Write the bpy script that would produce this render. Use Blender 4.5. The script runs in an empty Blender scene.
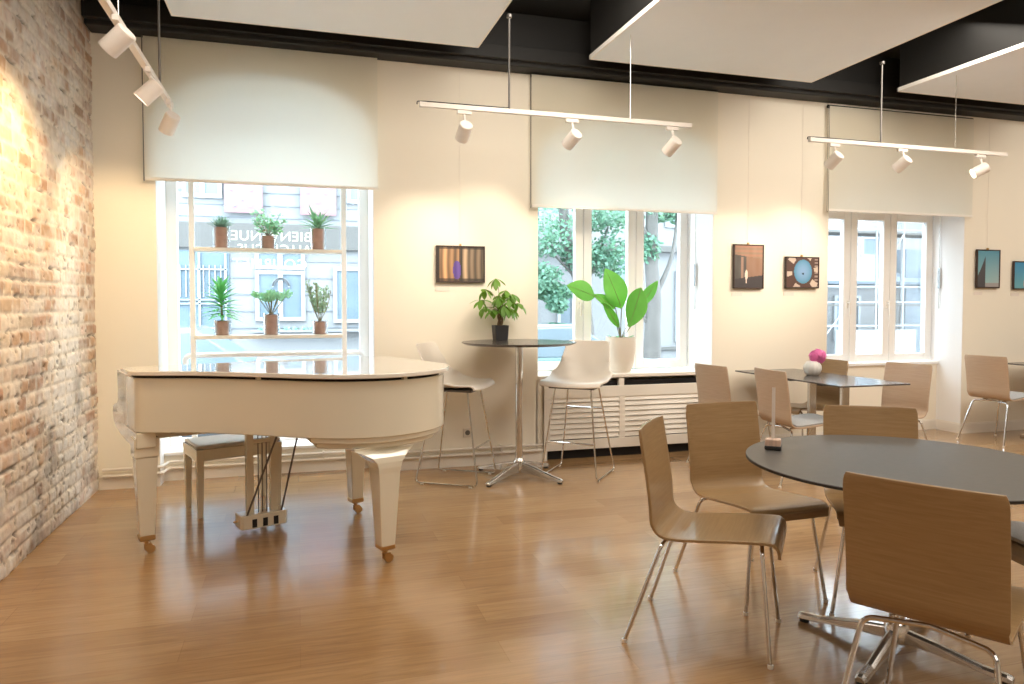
import bpy, bmesh, math, random
import numpy as np
from mathutils import Vector, Matrix
random.seed(7)
PI = math.pi
COL = bpy.context.scene.collection

# ------------------------------------------------------------------ materials
def mat(name, col, rough=.5, metal=0, coat=0, trans=0, emis=None, es=0, spec=.5, noise=None, bump=None, sheen=0):
    m = bpy.data.materials.new(name); m.use_nodes = True
    nt = m.node_tree; b = nt.nodes['Principled BSDF']
    b.inputs['Base Color'].default_value = (*col, 1)
    b.inputs['Roughness'].default_value = rough
    b.inputs['Metallic'].default_value = metal
    b.inputs['Specular IOR Level'].default_value = spec
    b.inputs['Coat Weight'].default_value = coat
    b.inputs['Coat Roughness'].default_value = .03
    b.inputs['Transmission Weight'].default_value = trans
    if emis:
        b.inputs['Emission Color'].default_value = (*emis, 1); b.inputs['Emission Strength'].default_value = es
    tc = nt.nodes.new('ShaderNodeTexCoord')
    if noise:
        sc, amt, stretch = noise
        mp = nt.nodes.new('ShaderNodeMapping'); mp.inputs['Scale'].default_value = stretch
        nt.links.new(tc.outputs['Object'], mp.inputs['Vector'])
        n = nt.nodes.new('ShaderNodeTexNoise'); n.inputs['Scale'].default_value = sc; n.inputs['Detail'].default_value = 5
        nt.links.new(mp.outputs[0], n.inputs['Vector'])
        r = nt.nodes.new('ShaderNodeMixRGB'); r.blend_type = 'MIX'
        r.inputs[1].default_value = (*[c*(1-amt) for c in col], 1); r.inputs[2].default_value = (*[min(1, c*(1+amt)) for c in col], 1)
        nt.links.new(n.outputs['Fac'], r.inputs[0]); nt.links.new(r.outputs[0], b.inputs['Base Color'])
    if bump:
        n2 = nt.nodes.new('ShaderNodeTexNoise'); n2.inputs['Scale'].default_value = bump[0]
        nt.links.new(tc.outputs['Object'], n2.inputs['Vector'])
        bp = nt.nodes.new('ShaderNodeBump'); bp.inputs['Strength'].default_value = bump[1]; bp.inputs['Distance'].default_value = bump[2]
        nt.links.new(n2.outputs['Fac'], bp.inputs['Height']); nt.links.new(bp.outputs[0], b.inputs['Normal'])
    return m

def attr_mat(name, rough=.9, bump=None, mult=1.0):
    m = mat(name, (.5, .5, .5), rough, bump=bump)
    nt = m.node_tree; b = nt.nodes['Principled BSDF']
    a = nt.nodes.new('ShaderNodeAttribute'); a.attribute_name = 'Col'
    nt.links.new(a.outputs['Color'], b.inputs['Base Color'])
    return m

M = {}
M['wall'] = mat('wall_paint', (.86, .81, .70), .75, noise=(1.5, .02, (1, 1, 1)), bump=(60, .08, .002))
M['reveal'] = mat('reveal_paint', (.88, .88, .88), .6, noise=(2, .02, (1, 1, 1)))
M['trimw'] = mat('trim_white', (.84, .80, .73), .4, noise=(3, .02, (1, 1, 1)))
M['winframe'] = mat('window_frame_white', (.90, .89, .87), .35, noise=(3, .02, (1, 1, 1)))
M['black'] = mat('black_paint', (.008, .0075, .007), .6, noise=(4, .2, (1, 1, 1)))
M['panel'] = mat('acoustic_panel', (.86, .91, .97), .85, noise=(5, .02, (1, 1, 1)), bump=(300, .1, .001))
M['paneledge'] = mat('panel_edge', (.9, .88, .85), .5, noise=(5, .02, (1, 1, 1)))
M['lacquer'] = mat('white_lacquer', (.76, .715, .585), .10, coat=1, noise=(3, .02, (1, 1, 1)))
M['lid'] = mat('white_lid_lacquer', (.82, .78, .70), .12, coat=1, noise=(3, .01, (1, 1, 1)))
M['brass'] = mat('brass', (.62, .40, .18), .3, 1, noise=(20, .1, (1, 1, 1)))
M['chrome'] = mat('chrome', (.72, .71, .70), .13, 1, noise=(20, .03, (1, 1, 1)))
M['alu'] = mat('polished_aluminium', (.68, .67, .65), .25, 1, noise=(20, .05, (1, 1, 1)))
M['darkmetal'] = mat('dark_metal', (.16, .14, .13), .35, .8, noise=(20, .1, (1, 1, 1)))
M['rubber'] = mat('black_plastic', (.02, .02, .02), .5, noise=(20, .1, (1, 1, 1)))
M['whiteplastic'] = mat('white_plastic', (.80, .74, .66), .4, noise=(5, .02, (1, 1, 1)))
M['stoolshell'] = mat('stool_leatherette', (.82, .76, .68), .45, noise=(5, .02, (1, 1, 1)), bump=(250, .08, .001))
M['lamp'] = mat('lamp_white', (.80, .75, .70), .4, noise=(5, .02, (1, 1, 1)))
M['lens'] = mat('lamp_lens', (1, .9, .7), .3, emis=(1, .88, .68), es=6, noise=(5, .02, (1, 1, 1)))
M['tabletop'] = mat('dark_laminate', (.085, .08, .075), .42, noise=(30, .15, (1, 1, 1)))
M['tableedge'] = mat('black_edge', (.02, .018, .018), .4, noise=(30, .1, (1, 1, 1)))
M['tableglass'] = mat('dark_glossy_top', (.07, .058, .052), .22, coat=.15, noise=(10, .1, (1, 1, 1)))
M['pad'] = mat('grey_felt_pad', (.42, .42, .42), .95, noise=(160, .45, (1, 1, 1)))
M['pot'] = mat('terracotta_brown', (.56, .36, .29), .8, noise=(25, .25, (1, 1, 1)))
M['blackpot'] = mat('black_pot', (.025, .025, .028), .5, noise=(15, .2, (1, 1, 1)))
M['soil'] = mat('soil', (.06, .035, .02), .95, noise=(60, .4, (1, 1, 1)))
M['ceramic'] = mat('white_ceramic', (.78, .71, .62), .55, noise=(6, .04, (1, 1, 1)), bump=(40, .1, .002))
M['vase'] = mat('ribbed_vase', (.72, .70, .66), .35, noise=(12, .12, (1, 1, .1)))
M['peony'] = mat('peony_pink', (.86, .17, .44), .6, noise=(40, .35, (1, 1, 1)))
M['trunk'] = mat('plant_trunk', (.22, .14, .08), .85, noise=(30, .3, (1, 1, .3)))
M['stem'] = mat('green_stem', (.22, .20, .10), .7, noise=(20, .2, (1, 1, 1)))
M['paper'] = mat('paper_card', (.80, .73, .66), .8, noise=(30, .03, (1, 1, 1)))
M['frame'] = mat('picture_frame_dark', (.045, .025, .02), .45, noise=(20, .2, (1, 1, 1)))
M['pipe'] = mat('painted_pipe', (.80, .75, .68), .35, noise=(5, .03, (1, 1, 1)))
M['dark'] = mat('gap_shade', (.012, .01, .01), .9, noise=(5, .1, (1, 1, 1)))  # near-black colour, painted shade for gaps and recesses
M['rod'] = mat('grey_rod', (.18, .17, .16), .4, .6, noise=(20, .1, (1, 1, 1)))
M['outlet'] = mat('outlet_plastic', (.72, .66, .58), .4, noise=(5, .02, (1, 1, 1)))
def leafmat(name, col, tr=.35, n=14):
    m = mat(name, col, .45, noise=(n, .35, (1, 1, 1)))
    nt = m.node_tree; b = nt.nodes['Principled BSDF']; out = nt.nodes['Material Output']
    t = nt.nodes.new('ShaderNodeBsdfTranslucent'); t.inputs[0].default_value = (min(1, col[0]*1.5+.04), min(1, col[1]*1.5), col[2]*1.1, 1)
    mx = nt.nodes.new('ShaderNodeMixShader'); mx.inputs[0].default_value = tr
    nt.links.new(b.outputs[0], mx.inputs[1]); nt.links.new(t.outputs[0], mx.inputs[2]); nt.links.new(mx.outputs[0], out.inputs[0])
    return m
M['leaf'] = leafmat('leaf_green', (.16, .34, .05))
M['bigleaf'] = leafmat('leaf_big', (.10, .36, .05), .3, 8)
M['paleleaf'] = leafmat('leaf_pale_grey', (.35, .48, .36), .4)
M['bluegreen'] = leafmat('leaf_blue_green', (.20, .36, .31), .3)
M['mint'] = leafmat('leaf_mint', (.30, .55, .40), .35)
M['bright'] = leafmat('leaf_bright', (.13, .46, .18), .3)
M['aloe'] = leafmat('leaf_aloe', (.18, .38, .24), .25)
M['olive'] = leafmat('leaf_olive', (.30, .42, .32), .3)
M['treeleaf'] = leafmat('tree_leaf', (.085, .19, .135), .35, 3)
M['bark'] = mat('tree_bark', (.085, .08, .075), .9, noise=(6, .35, (1, 1, .4)))

# glass pane: mostly transparent, fresnel reflection
def glass(name, tint=(.93, .97, .98), refl=.5):
    m = bpy.data.materials.new(name); m.use_nodes = True; nt = m.node_tree; nt.nodes.clear()
    out = nt.nodes.new('ShaderNodeOutputMaterial'); tr = nt.nodes.new('ShaderNodeBsdfTransparent'); tr.inputs[0].default_value = (*tint, 1)
    g = nt.nodes.new('ShaderNodeBsdfGlossy'); g.inputs['Roughness'].default_value = .01
    fr = nt.nodes.new('ShaderNodeFresnel'); fr.inputs[0].default_value = 1.45
    mu = nt.nodes.new('ShaderNodeMath'); mu.operation = 'MULTIPLY'; mu.inputs[1].default_value = refl
    mx = nt.nodes.new('ShaderNodeMixShader')
    nt.links.new(fr.outputs[0], mu.inputs[0]); nt.links.new(mu.outputs[0], mx.inputs[0])
    nt.links.new(tr.outputs[0], mx.inputs[1]); nt.links.new(g.outputs[0], mx.inputs[2]); nt.links.new(mx.outputs[0], out.inputs[0])
    return m
M['glass'] = glass('window_glass')
M['vglass'] = glass('vase_glass', (.975, .98, .985), .6)

def blindmat():
    m = bpy.data.materials.new('blind_fabric'); m.use_nodes = True; nt = m.node_tree; nt.nodes.clear()
    out = nt.nodes.new('ShaderNodeOutputMaterial')
    d = nt.nodes.new('ShaderNodeBsdfDiffuse'); d.inputs[0].default_value = (.79, .755, .66, 1)
    t = nt.nodes.new('ShaderNodeBsdfTranslucent'); t.inputs[0].default_value = (.90, .89, .80, 1)
    tr = nt.nodes.new('ShaderNodeBsdfTransparent')
    tc = nt.nodes.new('ShaderNodeTexCoord'); w = nt.nodes.new('ShaderNodeTexNoise'); w.inputs['Scale'].default_value = 60
    mp = nt.nodes.new('ShaderNodeMapping'); mp.inputs['Scale'].default_value = (1, 1, .2)
    nt.links.new(tc.outputs['Object'], mp.inputs[0]); nt.links.new(mp.outputs[0], w.inputs[0])
    r = nt.nodes.new('ShaderNodeMapRange'); r.inputs[3].default_value = .42; r.inputs[4].default_value = .48
    nt.links.new(w.outputs['Fac'], r.inputs[0])
    a = nt.nodes.new('ShaderNodeMixShader'); nt.links.new(r.outputs[0], a.inputs[0])
    nt.links.new(d.outputs[0], a.inputs[1]); nt.links.new(t.outputs[0], a.inputs[2])
    b = nt.nodes.new('ShaderNodeMixShader'); b.inputs[0].default_value = .04
    nt.links.new(a.outputs[0], b.inputs[1]); nt.links.new(tr.outputs[0], b.inputs[2]); nt.links.new(b.outputs[0], out.inputs[0])
    return m
M['blind'] = blindmat()

def woodmat(name, c1, c2, rough, coat, horiz=True):
    m = mat(name, c1, rough, coat=coat); nt = m.node_tree; b = nt.nodes['Principled BSDF']
    tc = nt.nodes.new('ShaderNodeTexCoord'); mp = nt.nodes.new('ShaderNodeMapping')
    mp.inputs['Scale'].default_value = (30, 1.3, 30) if horiz else (2, 30, 30)
    nt.links.new(tc.outputs['Object'], mp.inputs[0])
    n = nt.nodes.new('ShaderNodeTexNoise'); n.inputs['Scale'].default_value = 4; n.inputs['Detail'].default_value = 6; n.inputs['Distortion'].default_value = .6
    nt.links.new(mp.outputs[0], n.inputs[0])
    r = nt.nodes.new('ShaderNodeValToRGB'); r.color_ramp.elements[0].position = .3; r.color_ramp.elements[1].position = .72
    r.color_ramp.elements[0].color = (*c2, 1); r.color_ramp.elements[1].color = (*c1, 1)
    nt.links.new(n.outputs['Fac'], r.inputs[0]); nt.links.new(r.outputs[0], b.inputs['Base Color'])
    return m
M['oak'] = woodmat('oak_veneer', (.375, .245, .118), (.30, .188, .085), .34, .2)
M['oakpale'] = woodmat('oak_veneer_pale', (.52, .39, .28), (.46, .335, .235), .42, .15)
M['ply'] = mat('plywood_edge', (.40, .27, .17), .6, noise=(60, .3, (.1, .1, 1)))

def floormat():
    m = mat('oak_laminate_floor', (.5, .28, .12), .3, coat=.35); nt = m.node_tree; b = nt.nodes['Principled BSDF']; L = nt.links.new
    tc = nt.nodes.new('ShaderNodeTexCoord')
    mp = nt.nodes.new('ShaderNodeMapping'); L(tc.outputs['Object'], mp.inputs[0])
    br = nt.nodes.new('ShaderNodeTexBrick'); br.offset = .37; br.offset_frequency = 2
    br.inputs['Scale'].default_value = 1; br.inputs['Brick Width'].default_value = 1.25; br.inputs['Row Height'].default_value = .19
    br.inputs['Mortar Size'].default_value = .0018; br.inputs['Mortar Smooth'].default_value = .4; br.inputs['Bias'].default_value = 0
    br.inputs['Color1'].default_value = (.375, .222, .104, 1); br.inputs['Color2'].default_value = (.47, .295, .148, 1); br.inputs['Mortar'].default_value = (.34, .20, .095, 1)
    L(mp.outputs[0], br.inputs['Vector'])
    m2 = nt.nodes.new('ShaderNodeMapping'); m2.inputs['Scale'].default_value = (1.2, 16, 1); L(tc.outputs['Object'], m2.inputs[0])
    n = nt.nodes.new('ShaderNodeTexNoise'); n.inputs['Scale'].default_value = 2.2; n.inputs['Detail'].default_value = 8; n.inputs['Distortion'].default_value = 1.2; n.inputs['Roughness'].default_value = .65
    L(m2.outputs[0], n.inputs[0])
    cr = nt.nodes.new('ShaderNodeValToRGB'); cr.color_ramp.elements[0].position = .28; cr.color_ramp.elements[1].position = .75
    cr.color_ramp.elements[0].color = (.74, .70, .66, 1); cr.color_ramp.elements[1].color = (1.12, 1.1, 1.06, 1)
    L(n.outputs['Fac'], cr.inputs[0])
    mx = nt.nodes.new('ShaderNodeMixRGB'); mx.blend_type = 'MULTIPLY'; mx.inputs[0].default_value = 1
    L(br.outputs['Color'], mx.inputs[1]); L(cr.outputs[0], mx.inputs[2])
    n3 = nt.nodes.new('ShaderNodeTexNoise'); n3.inputs['Scale'].default_value = .9; n3.inputs['Detail'].default_value = 2; L(tc.outputs['Object'], n3.inputs[0])
    c3 = nt.nodes.new('ShaderNodeValToRGB'); c3.color_ramp.elements[0].color = (.80, .80, .80, 1); c3.color_ramp.elements[1].color = (1.1, 1.1, 1.1, 1); L(n3.outputs['Fac'], c3.inputs[0])
    mz = nt.nodes.new('ShaderNodeMixRGB'); mz.blend_type = 'MULTIPLY'; mz.inputs[0].default_value = 1
    L(mx.outputs[0], mz.inputs[1]); L(c3.outputs[0], mz.inputs[2]); L(mz.outputs[0], b.inputs['Base Color']); b.inputs['Coat Roughness'].default_value = .11
    rr = nt.nodes.new('ShaderNodeMapRange'); rr.inputs[3].default_value = .14; rr.inputs[4].default_value = .27; L(n.outputs['Fac'], rr.inputs[0]); L(rr.outputs[0], b.inputs['Roughness'])
    bp = nt.nodes.new('ShaderNodeBump'); bp.inputs['Strength'].default_value = .12; bp.inputs['Distance'].default_value = .003; L(n.outputs['Fac'], bp.inputs['Height']); L(bp.outputs[0], b.inputs['Normal'])
    return m
M['floor'] = floormat()

# ------------------------------------------------------------------ mesh helpers
def box(bm, x0, x1, y0, y1, z0, z1):
    v = [bm.verts.new(p) for p in ((x0,y0,z0),(x1,y0,z0),(x1,y1,z0),(x0,y1,z0),(x0,y0,z1),(x1,y0,z1),(x1,y1,z1),(x0,y1,z1))]
    for f in ((0,3,2,1),(4,5,6,7),(0,1,5,4),(1,2,6,5),(2,3,7,6),(3,0,4,7)): bm.faces.new([v[i] for i in f])
    return v
def rings(bm, rs, cap=True, closed=False):
    R = [[bm.verts.new(p) for p in r] for r in rs]; n = len(R[0])
    for i in range(len(R)-(0 if closed else 1)):
        a, b = R[i], R[(i+1) % len(R)]
        for j in range(n): bm.faces.new((a[j], a[(j+1)%n], b[(j+1)%n], b[j]))
    if cap and not closed:
        bm.faces.new(R[0][::-1]); bm.faces.new(R[-1])
    return R
def tube(bm, pts, r, seg=8, closed=False, r1=None):
    P = [Vector(p) for p in pts]; n = len(P); rs = []; up = None
    for i, p in enumerate(P):
        if closed: t = (P[(i+1)%n]-P[i-1])
        else: t = (P[min(i+1,n-1)]-P[max(i-1,0)])
        t.normalize()
        if up is None:
            up = Vector((0,0,1)) if abs(t.z) < .9 else Vector((1,0,0))
        s = t.cross(up); s.normalize(); up = s.cross(t); up.normalize()
        rad = r if r1 is None else r+(r1-r)*i/(n-1)
        rs.append([p+(s*math.cos(2*PI*k/seg)+up*math.sin(2*PI*k/seg))*rad for k in range(seg)])
    rings(bm, rs, True, closed)
def bend(pts, rad=.03, n=5):
    """polyline with rounded corners"""
    P = [Vector(p) for p in pts]; out = [P[0]]
    for i in range(1, len(P)-1):
        a, b, c = P[i-1], P[i], P[i+1]; d1 = (a-b); d2 = (c-b); r = min(rad, d1.length*.45, d2.length*.45)
        p1 = b+d1.normalized()*r; p2 = b+d2.normalized()*r
        for k in range(n+1):
            t = k/n; out.append(p1*(1-t)**2+b*2*t*(1-t)+p2*t*t)
    out.append(P[-1]); return out
def lathe(bm, prof, seg=32, c=(0,0,0), cap=True):
    rs = [[(c[0]+r*math.cos(2*PI*k/seg), c[1]+r*math.sin(2*PI*k/seg), c[2]+z) for k in range(seg)] for r, z in prof]
    rings(bm, rs, cap)
def prism(bm, poly, z0, z1, f=lambda x, y, z: (x, y, z)):
    rings(bm, [[f(x, y, z0) for x, y in poly], [f(x, y, z1) for x, y in poly]])
def spl(pts, n=6):
    out = []; N = len(pts)
    for i in range(N-1):
        p0, p1, p2, p3 = pts[max(i-1,0)], pts[i], pts[i+1], pts[min(i+2,N-1)]
        for k in range(n):
            t = k/n
            out.append(tuple(.5*((2*b)+(-a+c)*t+(2*a-5*b+4*c-d)*t*t+(-a+3*b-3*c+d)*t**3) for a, b, c, d in zip(p0,p1,p2,p3)))
    out.append(tuple(pts[-1])); return out
def obj(name, bm, m, parent=None, smooth=True, bevel=0, recalc=True, solid=0, angle=35):
    me = bpy.data.meshes.new(name)
    if recalc: bmesh.ops.recalc_face_normals(bm, faces=bm.faces)
    bm.to_mesh(me); bm.free(); me.materials.append(m)
    o = bpy.data.objects.new(name, me); COL.objects.link(o)
    if parent: o.parent = parent
    if smooth:
        me.polygons.foreach_set('use_smooth', [True]*len(me.polygons)); me.set_sharp_from_angle(angle=math.radians(angle))
    if solid:
        s = o.modifiers.new('s', 'SOLIDIFY'); s.thickness = solid; s.offset = 0
    if bevel:
        b = o.modifiers.new('b', 'BEVEL'); b.width = bevel; b.segments = 2; b.limit_method = 'ANGLE'; b.angle_limit = math.radians(40)
    return o
def thing(name, label, cat, loc=(0,0,0), rz=0, group=None):
    o = bpy.data.objects.new(name, None); COL.objects.link(o); o.location = loc; o.rotation_euler = (0,0,math.radians(rz))
    o.empty_display_size = .1
    o['label'] = label; o['category'] = cat
    if group: o['group'] = group
    return o
def tag(o, label, cat, group=None):
    o['label'] = label; o['category'] = cat
    if group: o['group'] = group
    return o
def struct(name, bm, m, parent=None, **k):
    o = obj(name, bm, m, parent, **k)
    if parent is None: o['kind'] = 'structure'
    return o
def dup(root, loc, rz, label, group=None):
    r = root.copy(); COL.objects.link(r); r.location = loc; r.rotation_euler = (0,0,math.radians(rz)); r['label'] = label
    if group: r['group'] = group
    for ch in list(root.children):
        c = ch.copy(); COL.objects.link(c); c.parent = r
        for g in ch.children:
            d = g.copy(); COL.objects.link(d); d.parent = c
    return r
def B(): return bmesh.new()

# ------------------------------------------------------------------ camera
cam = bpy.data.cameras.new('camera'); co = bpy.data.objects.new('camera', cam); COL.objects.link(co)
cam.sensor_width = 36; cam.lens = 721.5/1024*36; cam.shift_y = -12.9/1024
co.location = (0, 0, 1.4); co.rotation_euler = (math.radians(90-1.965), 0, math.radians(-16.59))
bpy.context.scene.camera = co

# ------------------------------------------------------------------ room shell
XL, XR, YB, YF, ZC = -1.44, 12.0, -4.0, 6.07, 3.85
YO = 6.60
bm = B(); box(bm, XL-.1, XR, YB, YO+.02, -.06, 0); struct('floor', bm, M['floor'], smooth=False)
bm = B(); box(bm, XL-.1, XR, YB, YO, ZC, ZC+.1); struct('ceiling', bm, M['black'], smooth=False)
bm = B(); box(bm, XL-.2, XR+.2, YB-.15, YB, -.06, ZC); struct('wall_back', bm, M['wall'], smooth=False)
bm = B(); box(bm, XR, XR+.15, YB, YO, -.06, ZC); struct('wall_right', bm, M['wall'], smooth=False)
bm = B(); box(bm, XL-.35, XL-.12, YB, YO, -.06, ZC); struct('wall_left', bm, M['wall'], smooth=False)

W1 = (-1.025, .615); W2 = (2.045, 3.812); W3 = (5.125, 6.882)
bm = B()
# piers
for a, b in ((XL-.15, W1[0]), (W1[1], W2[0]), (W2[1], W3[0]), (W3[1], XR)): box(bm, a, b, YF, YO, -.06, ZC)
# arched heads
for (a, b), z0, z1 in ((W1, 2.68, 3.16), (W2, 2.72, 3.0), (W3, 2.72, 3.0)):
    n = 24; pts = []
    for k in range(n+1):
        t = -1+2*k/n; pts.append((a+(b-a)*(t+1)/2, z0+(z1-z0)*math.sqrt(max(0, 1-abs(t)**2.4))))
    for k in range(n):
        (xa, za), (xb, zb) = pts[k], pts[k+1]
        v = [bm.verts.new(p) for p in ((xa,YF,za),(xb,YF,zb),(xb,YO,zb),(xa,YO,za),(xa,YF,ZC),(xb,YF,ZC),(xb,YO,ZC),(xa,YO,ZC))]
        for f in ((0,3,2,1),(0,1,5,4),(2,3,7,6)): bm.faces.new([v[i] for i in f])
wf = struct('wall_front', bm, M['wall'], smooth=False, recalc=True)
# painted reveals (thin white plaster skins on the niche sides)
def reveal(nm, x, s, z0, z1):
    bm = B(); box(bm, min(x, x+s*.004), max(x, x+s*.004), YF+.002, YO-.02, z0, z1); struct(nm, bm, M['reveal'], smooth=False)
i = 1
for (a, b) in (W1, W2, W3):
    reveal('trim_%d' % i, a, 1, 0, 2.7); reveal('trim_%d' % (i+1), b, -1, 0, 2.7); i += 2
# aprons below the windows
for (a, b), yf, zt, nm in ((W1, 6.24, .20, 'trim_7'), (W2, 6.30, .725, 'trim_8'), (W3, 6.385, .735, 'trim_9')):
    bm = B(); box(bm, a+.004, b-.004, yf, YO, 0, zt); struct(nm, bm, M['wall'], smooth=False)
bm = B(); box(bm, W2[0]-.01, 2.095, YF, 6.31, 0, .727); struct('wall_niche', bm, M['wall'], smooth=False)
bm = B(); box(bm, W1[0], W1[1], 6.22, 6.5, .2, .225); struct('trim_10', bm, M['reveal'], smooth=False, bevel=.004)
bm = B(); box(bm, W2[0]-.0, W2[1], 6.055, 6.5, .728, .762); struct('trim_11', bm, M['trimw'], smooth=False, bevel=.006)
bm = B(); box(bm, W3[0], W3[1], 6.36, 6.46, .735, .765); struct('trim_12', bm, M['reveal'], smooth=False, bevel=.004)

# beam along the window wall and ceiling beams, acoustic panels
bm = B(); box(bm, XL, XR, 5.88, YF-.001, 3.405, ZC); struct('trim_13', bm, M['black'], smooth=False, bevel=.01)
bm = B(); box(bm, XL, XR, 5.82, 5.88, 3.44, 3.55); struct('trim_14', bm, M['black'], smooth=False, bevel=.004)
k = 15
PAN = ((-.815, 1.375), (2.303, 4.464), (5.418, 7.60), (8.55, 10.7))
for x0, x1 in PAN:
    bm = B(); box(bm, x0, x1, -1.5, 5.5, 3.43, ZC); struct('trim_%d' % k, bm, M['black'], smooth=False); k += 1
for i, (x0, x1) in enumerate(PAN[:3]):
    t = thing('ceiling_panel', ['large white acoustic ceiling panel above the piano', 'large white acoustic ceiling panel above the bar table, middle of three', 'white acoustic ceiling panel at the top right above the far tables'][i], 'ceiling panel', ((x0+x1)/2, 2.0, 3.4), 0, 'white acoustic ceiling panels')
    w = (x1-x0)/2
    bm = B(); box(bm, -w+.006, w-.006, -3.5, 3.52, 0.0, .028); obj('panel', bm, M['panel'], t, smooth=False)
    bm = B()
    for a in ((-w, -w+.012, -3.5, 3.53), (w-.012, w, -3.5, 3.53), (-w, w, 3.518, 3.53), (-w, w, -3.512, -3.5)): box(bm, a[0], a[1], a[2], a[3], -.004, .03)
    obj('edge_frame', bm, M['paneledge'], t, smooth=False)

# brick wall -----------------------------------------------------------------
def vnoise(y, z, s, seed):
    y = y*s; z = z*s; yi = np.floor(y).astype(int); zi = np.floor(z).astype(int); fy = y-yi; fz = z-zi
    fy = fy*fy*(3-2*fy); fz = fz*fz*(3-2*fz)
    def h(a, b):
        n = (a*374761393+b*668265263+seed*1442695041) & 0xffffffff; n = ((n ^ (n >> 13))*1274126177) & 0xffffffff
        return ((n ^ (n >> 16)) & 0xffff)/65535.
    return (h(yi, zi)*(1-fy)+h(yi+1, zi)*fy)*(1-fz)+(h(yi, zi+1)*(1-fy)+h(yi+1, zi+1)*fy)*fz
def fbm(y, z, s, seed, o=4):
    r = 0; a = .5; t = 0
    for i in range(o): r = r+a*vnoise(y, z, s*2**i, seed+i); t += a; a *= .55
    return r/t
def brickwall():
    ys = np.concatenate([np.arange(YB, 2.9, .06), np.arange(2.9, YF+.01, .0105)]); ys[-1] = YF+.01
    zs = np.concatenate([np.arange(-.02, 3.45, .0105), [3.6, ZC]])
    Y, Z = np.meshgrid(ys, zs)
    H, L = .090, .25
    Zw = Z+.010*(fbm(Y, Z, 2.2, 3)-.5)*2+.010*(fbm(Y, Z, 9, 5)-.5)
    row = np.floor(Zw/H).astype(int); fz = Zw/H-row
    def h1(a, b, s):
        n = (a*73856093 ^ b*19349663 ^ s*83492791) & 0xffffffff; n = ((n ^ (n >> 13))*1274126177) & 0xffffffff
        return ((n ^ (n >> 16)) & 0xffff)/65535.
    Lr = L*(.85+.3*h1(row, row*0, 9))
    Yw = Y+.012*(fbm(Y, Z, 7, 8)-.5)+(row % 2)*Lr*.5+h1(row, row*0, 1)*.12
    col = np.floor(Yw/Lr).astype(int); fy = Yw/Lr-col
    half = h1(row, col, 31) > .62
    fy2 = np.where(half, (fy*2) % 1, fy); Lh = np.where(half, Lr*.5, Lr); col = np.where(half, col*2+np.floor(fy*2).astype(int)+1000, col)
    d = np.minimum(np.minimum(fy2, 1-fy2)*Lh, np.minimum(fz, 1-fz)*H)
    wob = .005*(fbm(Y, Z, 28, 12)-.5)*2
    mask = np.clip((d+wob-.005)/.010, 0, 1); mask = mask*mask*(3-2*mask)
    r1, r2, r3 = h1(row, col, 2), h1(row, col, 3), h1(row, col, 4)
    smear = np.clip((fbm(Y, Z, 2.6, 40)-.47)*5, 0, 1)
    depth = (.004+.007*r1)*mask*(1-.6*smear)+.005*(fbm(Y, Z, 13, 20)-.5)+.006*(fbm(Y, Z, 40, 22, 2)-.5)+.02*(fbm(Y, Z, 1.7, 24, 2)-.5)
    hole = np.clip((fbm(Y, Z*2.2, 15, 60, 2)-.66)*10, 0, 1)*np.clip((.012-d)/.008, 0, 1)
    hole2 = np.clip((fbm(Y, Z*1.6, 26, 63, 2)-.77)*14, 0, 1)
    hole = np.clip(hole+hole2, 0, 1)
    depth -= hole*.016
    pal = np.array([[.56,.37,.24],[.64,.47,.33],[.50,.31,.21],[.68,.55,.42],[.60,.40,.29],[.70,.60,.50],[.45,.30,.21],[.66,.50,.38]])
    bc = pal[(r3*7.99).astype(int)]*(.9+.25*r2)[..., None]
    white = np.array([.80,.77,.73]); mort = np.array([.74,.66,.56])
    ww = np.clip(.27+1.7*(fbm(Y, Z, 1.3, 77)-.5)+1.5*(fbm(Y, Z, 11, 78)-.5)+.4*(r2-.5)+.9*np.exp(-((Y-5.35)/.33)**2-((Z-1.0)/.75)**2)+.25*np.clip((1.0-Z), 0, 1), 0, .9)
    c = bc*(1-ww[..., None])+white*ww[..., None]
    soft = np.clip((d+wob*1.5-.002)/.018, 0, 1)[..., None]
    mw = mort*(.85+.3*fbm(Y, Z, 20, 90)[..., None])+.06*ww[..., None]
    c = c*soft+mw*(1-soft)
    blot = np.clip((fbm(Y, Z, 5, 55)-.58)*6, 0, 1)*(Z < 1.1)
    c = c*(1-.35*blot[..., None])
    c = c*(.84+.32*fbm(Y, Z, 34, 95)[..., None])
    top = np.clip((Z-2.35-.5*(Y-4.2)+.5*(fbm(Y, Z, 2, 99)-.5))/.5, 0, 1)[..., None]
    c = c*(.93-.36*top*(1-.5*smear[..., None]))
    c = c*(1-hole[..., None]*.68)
    c = np.clip(c, .01, .9)
    X = XL+depth-.008
    nz, ny = Y.shape
    co_ = np.stack([X, Y, Z], -1).reshape(-1, 3)
    idx = np.arange(nz*ny).reshape(nz, ny)
    f = np.stack([idx[:-1,:-1], idx[:-1,1:], idx[1:,1:], idx[1:,:-1]], -1).reshape(-1, 4)
    f = f[:, ::-1]
    me = bpy.data.meshes.new('wall_brick')
    me.vertices.add(len(co_)); me.vertices.foreach_set('co', co_.ravel())
    me.loops.add(f.size); me.loops.foreach_set('vertex_index', f.ravel())
    me.polygons.add(len(f)); me.polygons.foreach_set('loop_start', np.arange(0, f.size, 4)); me.polygons.foreach_set('loop_total', np.full(len(f), 4))
    me.update(calc_edges=True); me.validate()
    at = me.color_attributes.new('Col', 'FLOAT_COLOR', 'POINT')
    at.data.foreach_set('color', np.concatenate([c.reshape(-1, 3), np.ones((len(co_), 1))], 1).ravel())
    me.polygons.foreach_set('use_smooth', [True]*len(me.polygons))
    me.materials.append(attr_mat('old_brick', .95, bump=(140, .35, .004)))
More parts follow.
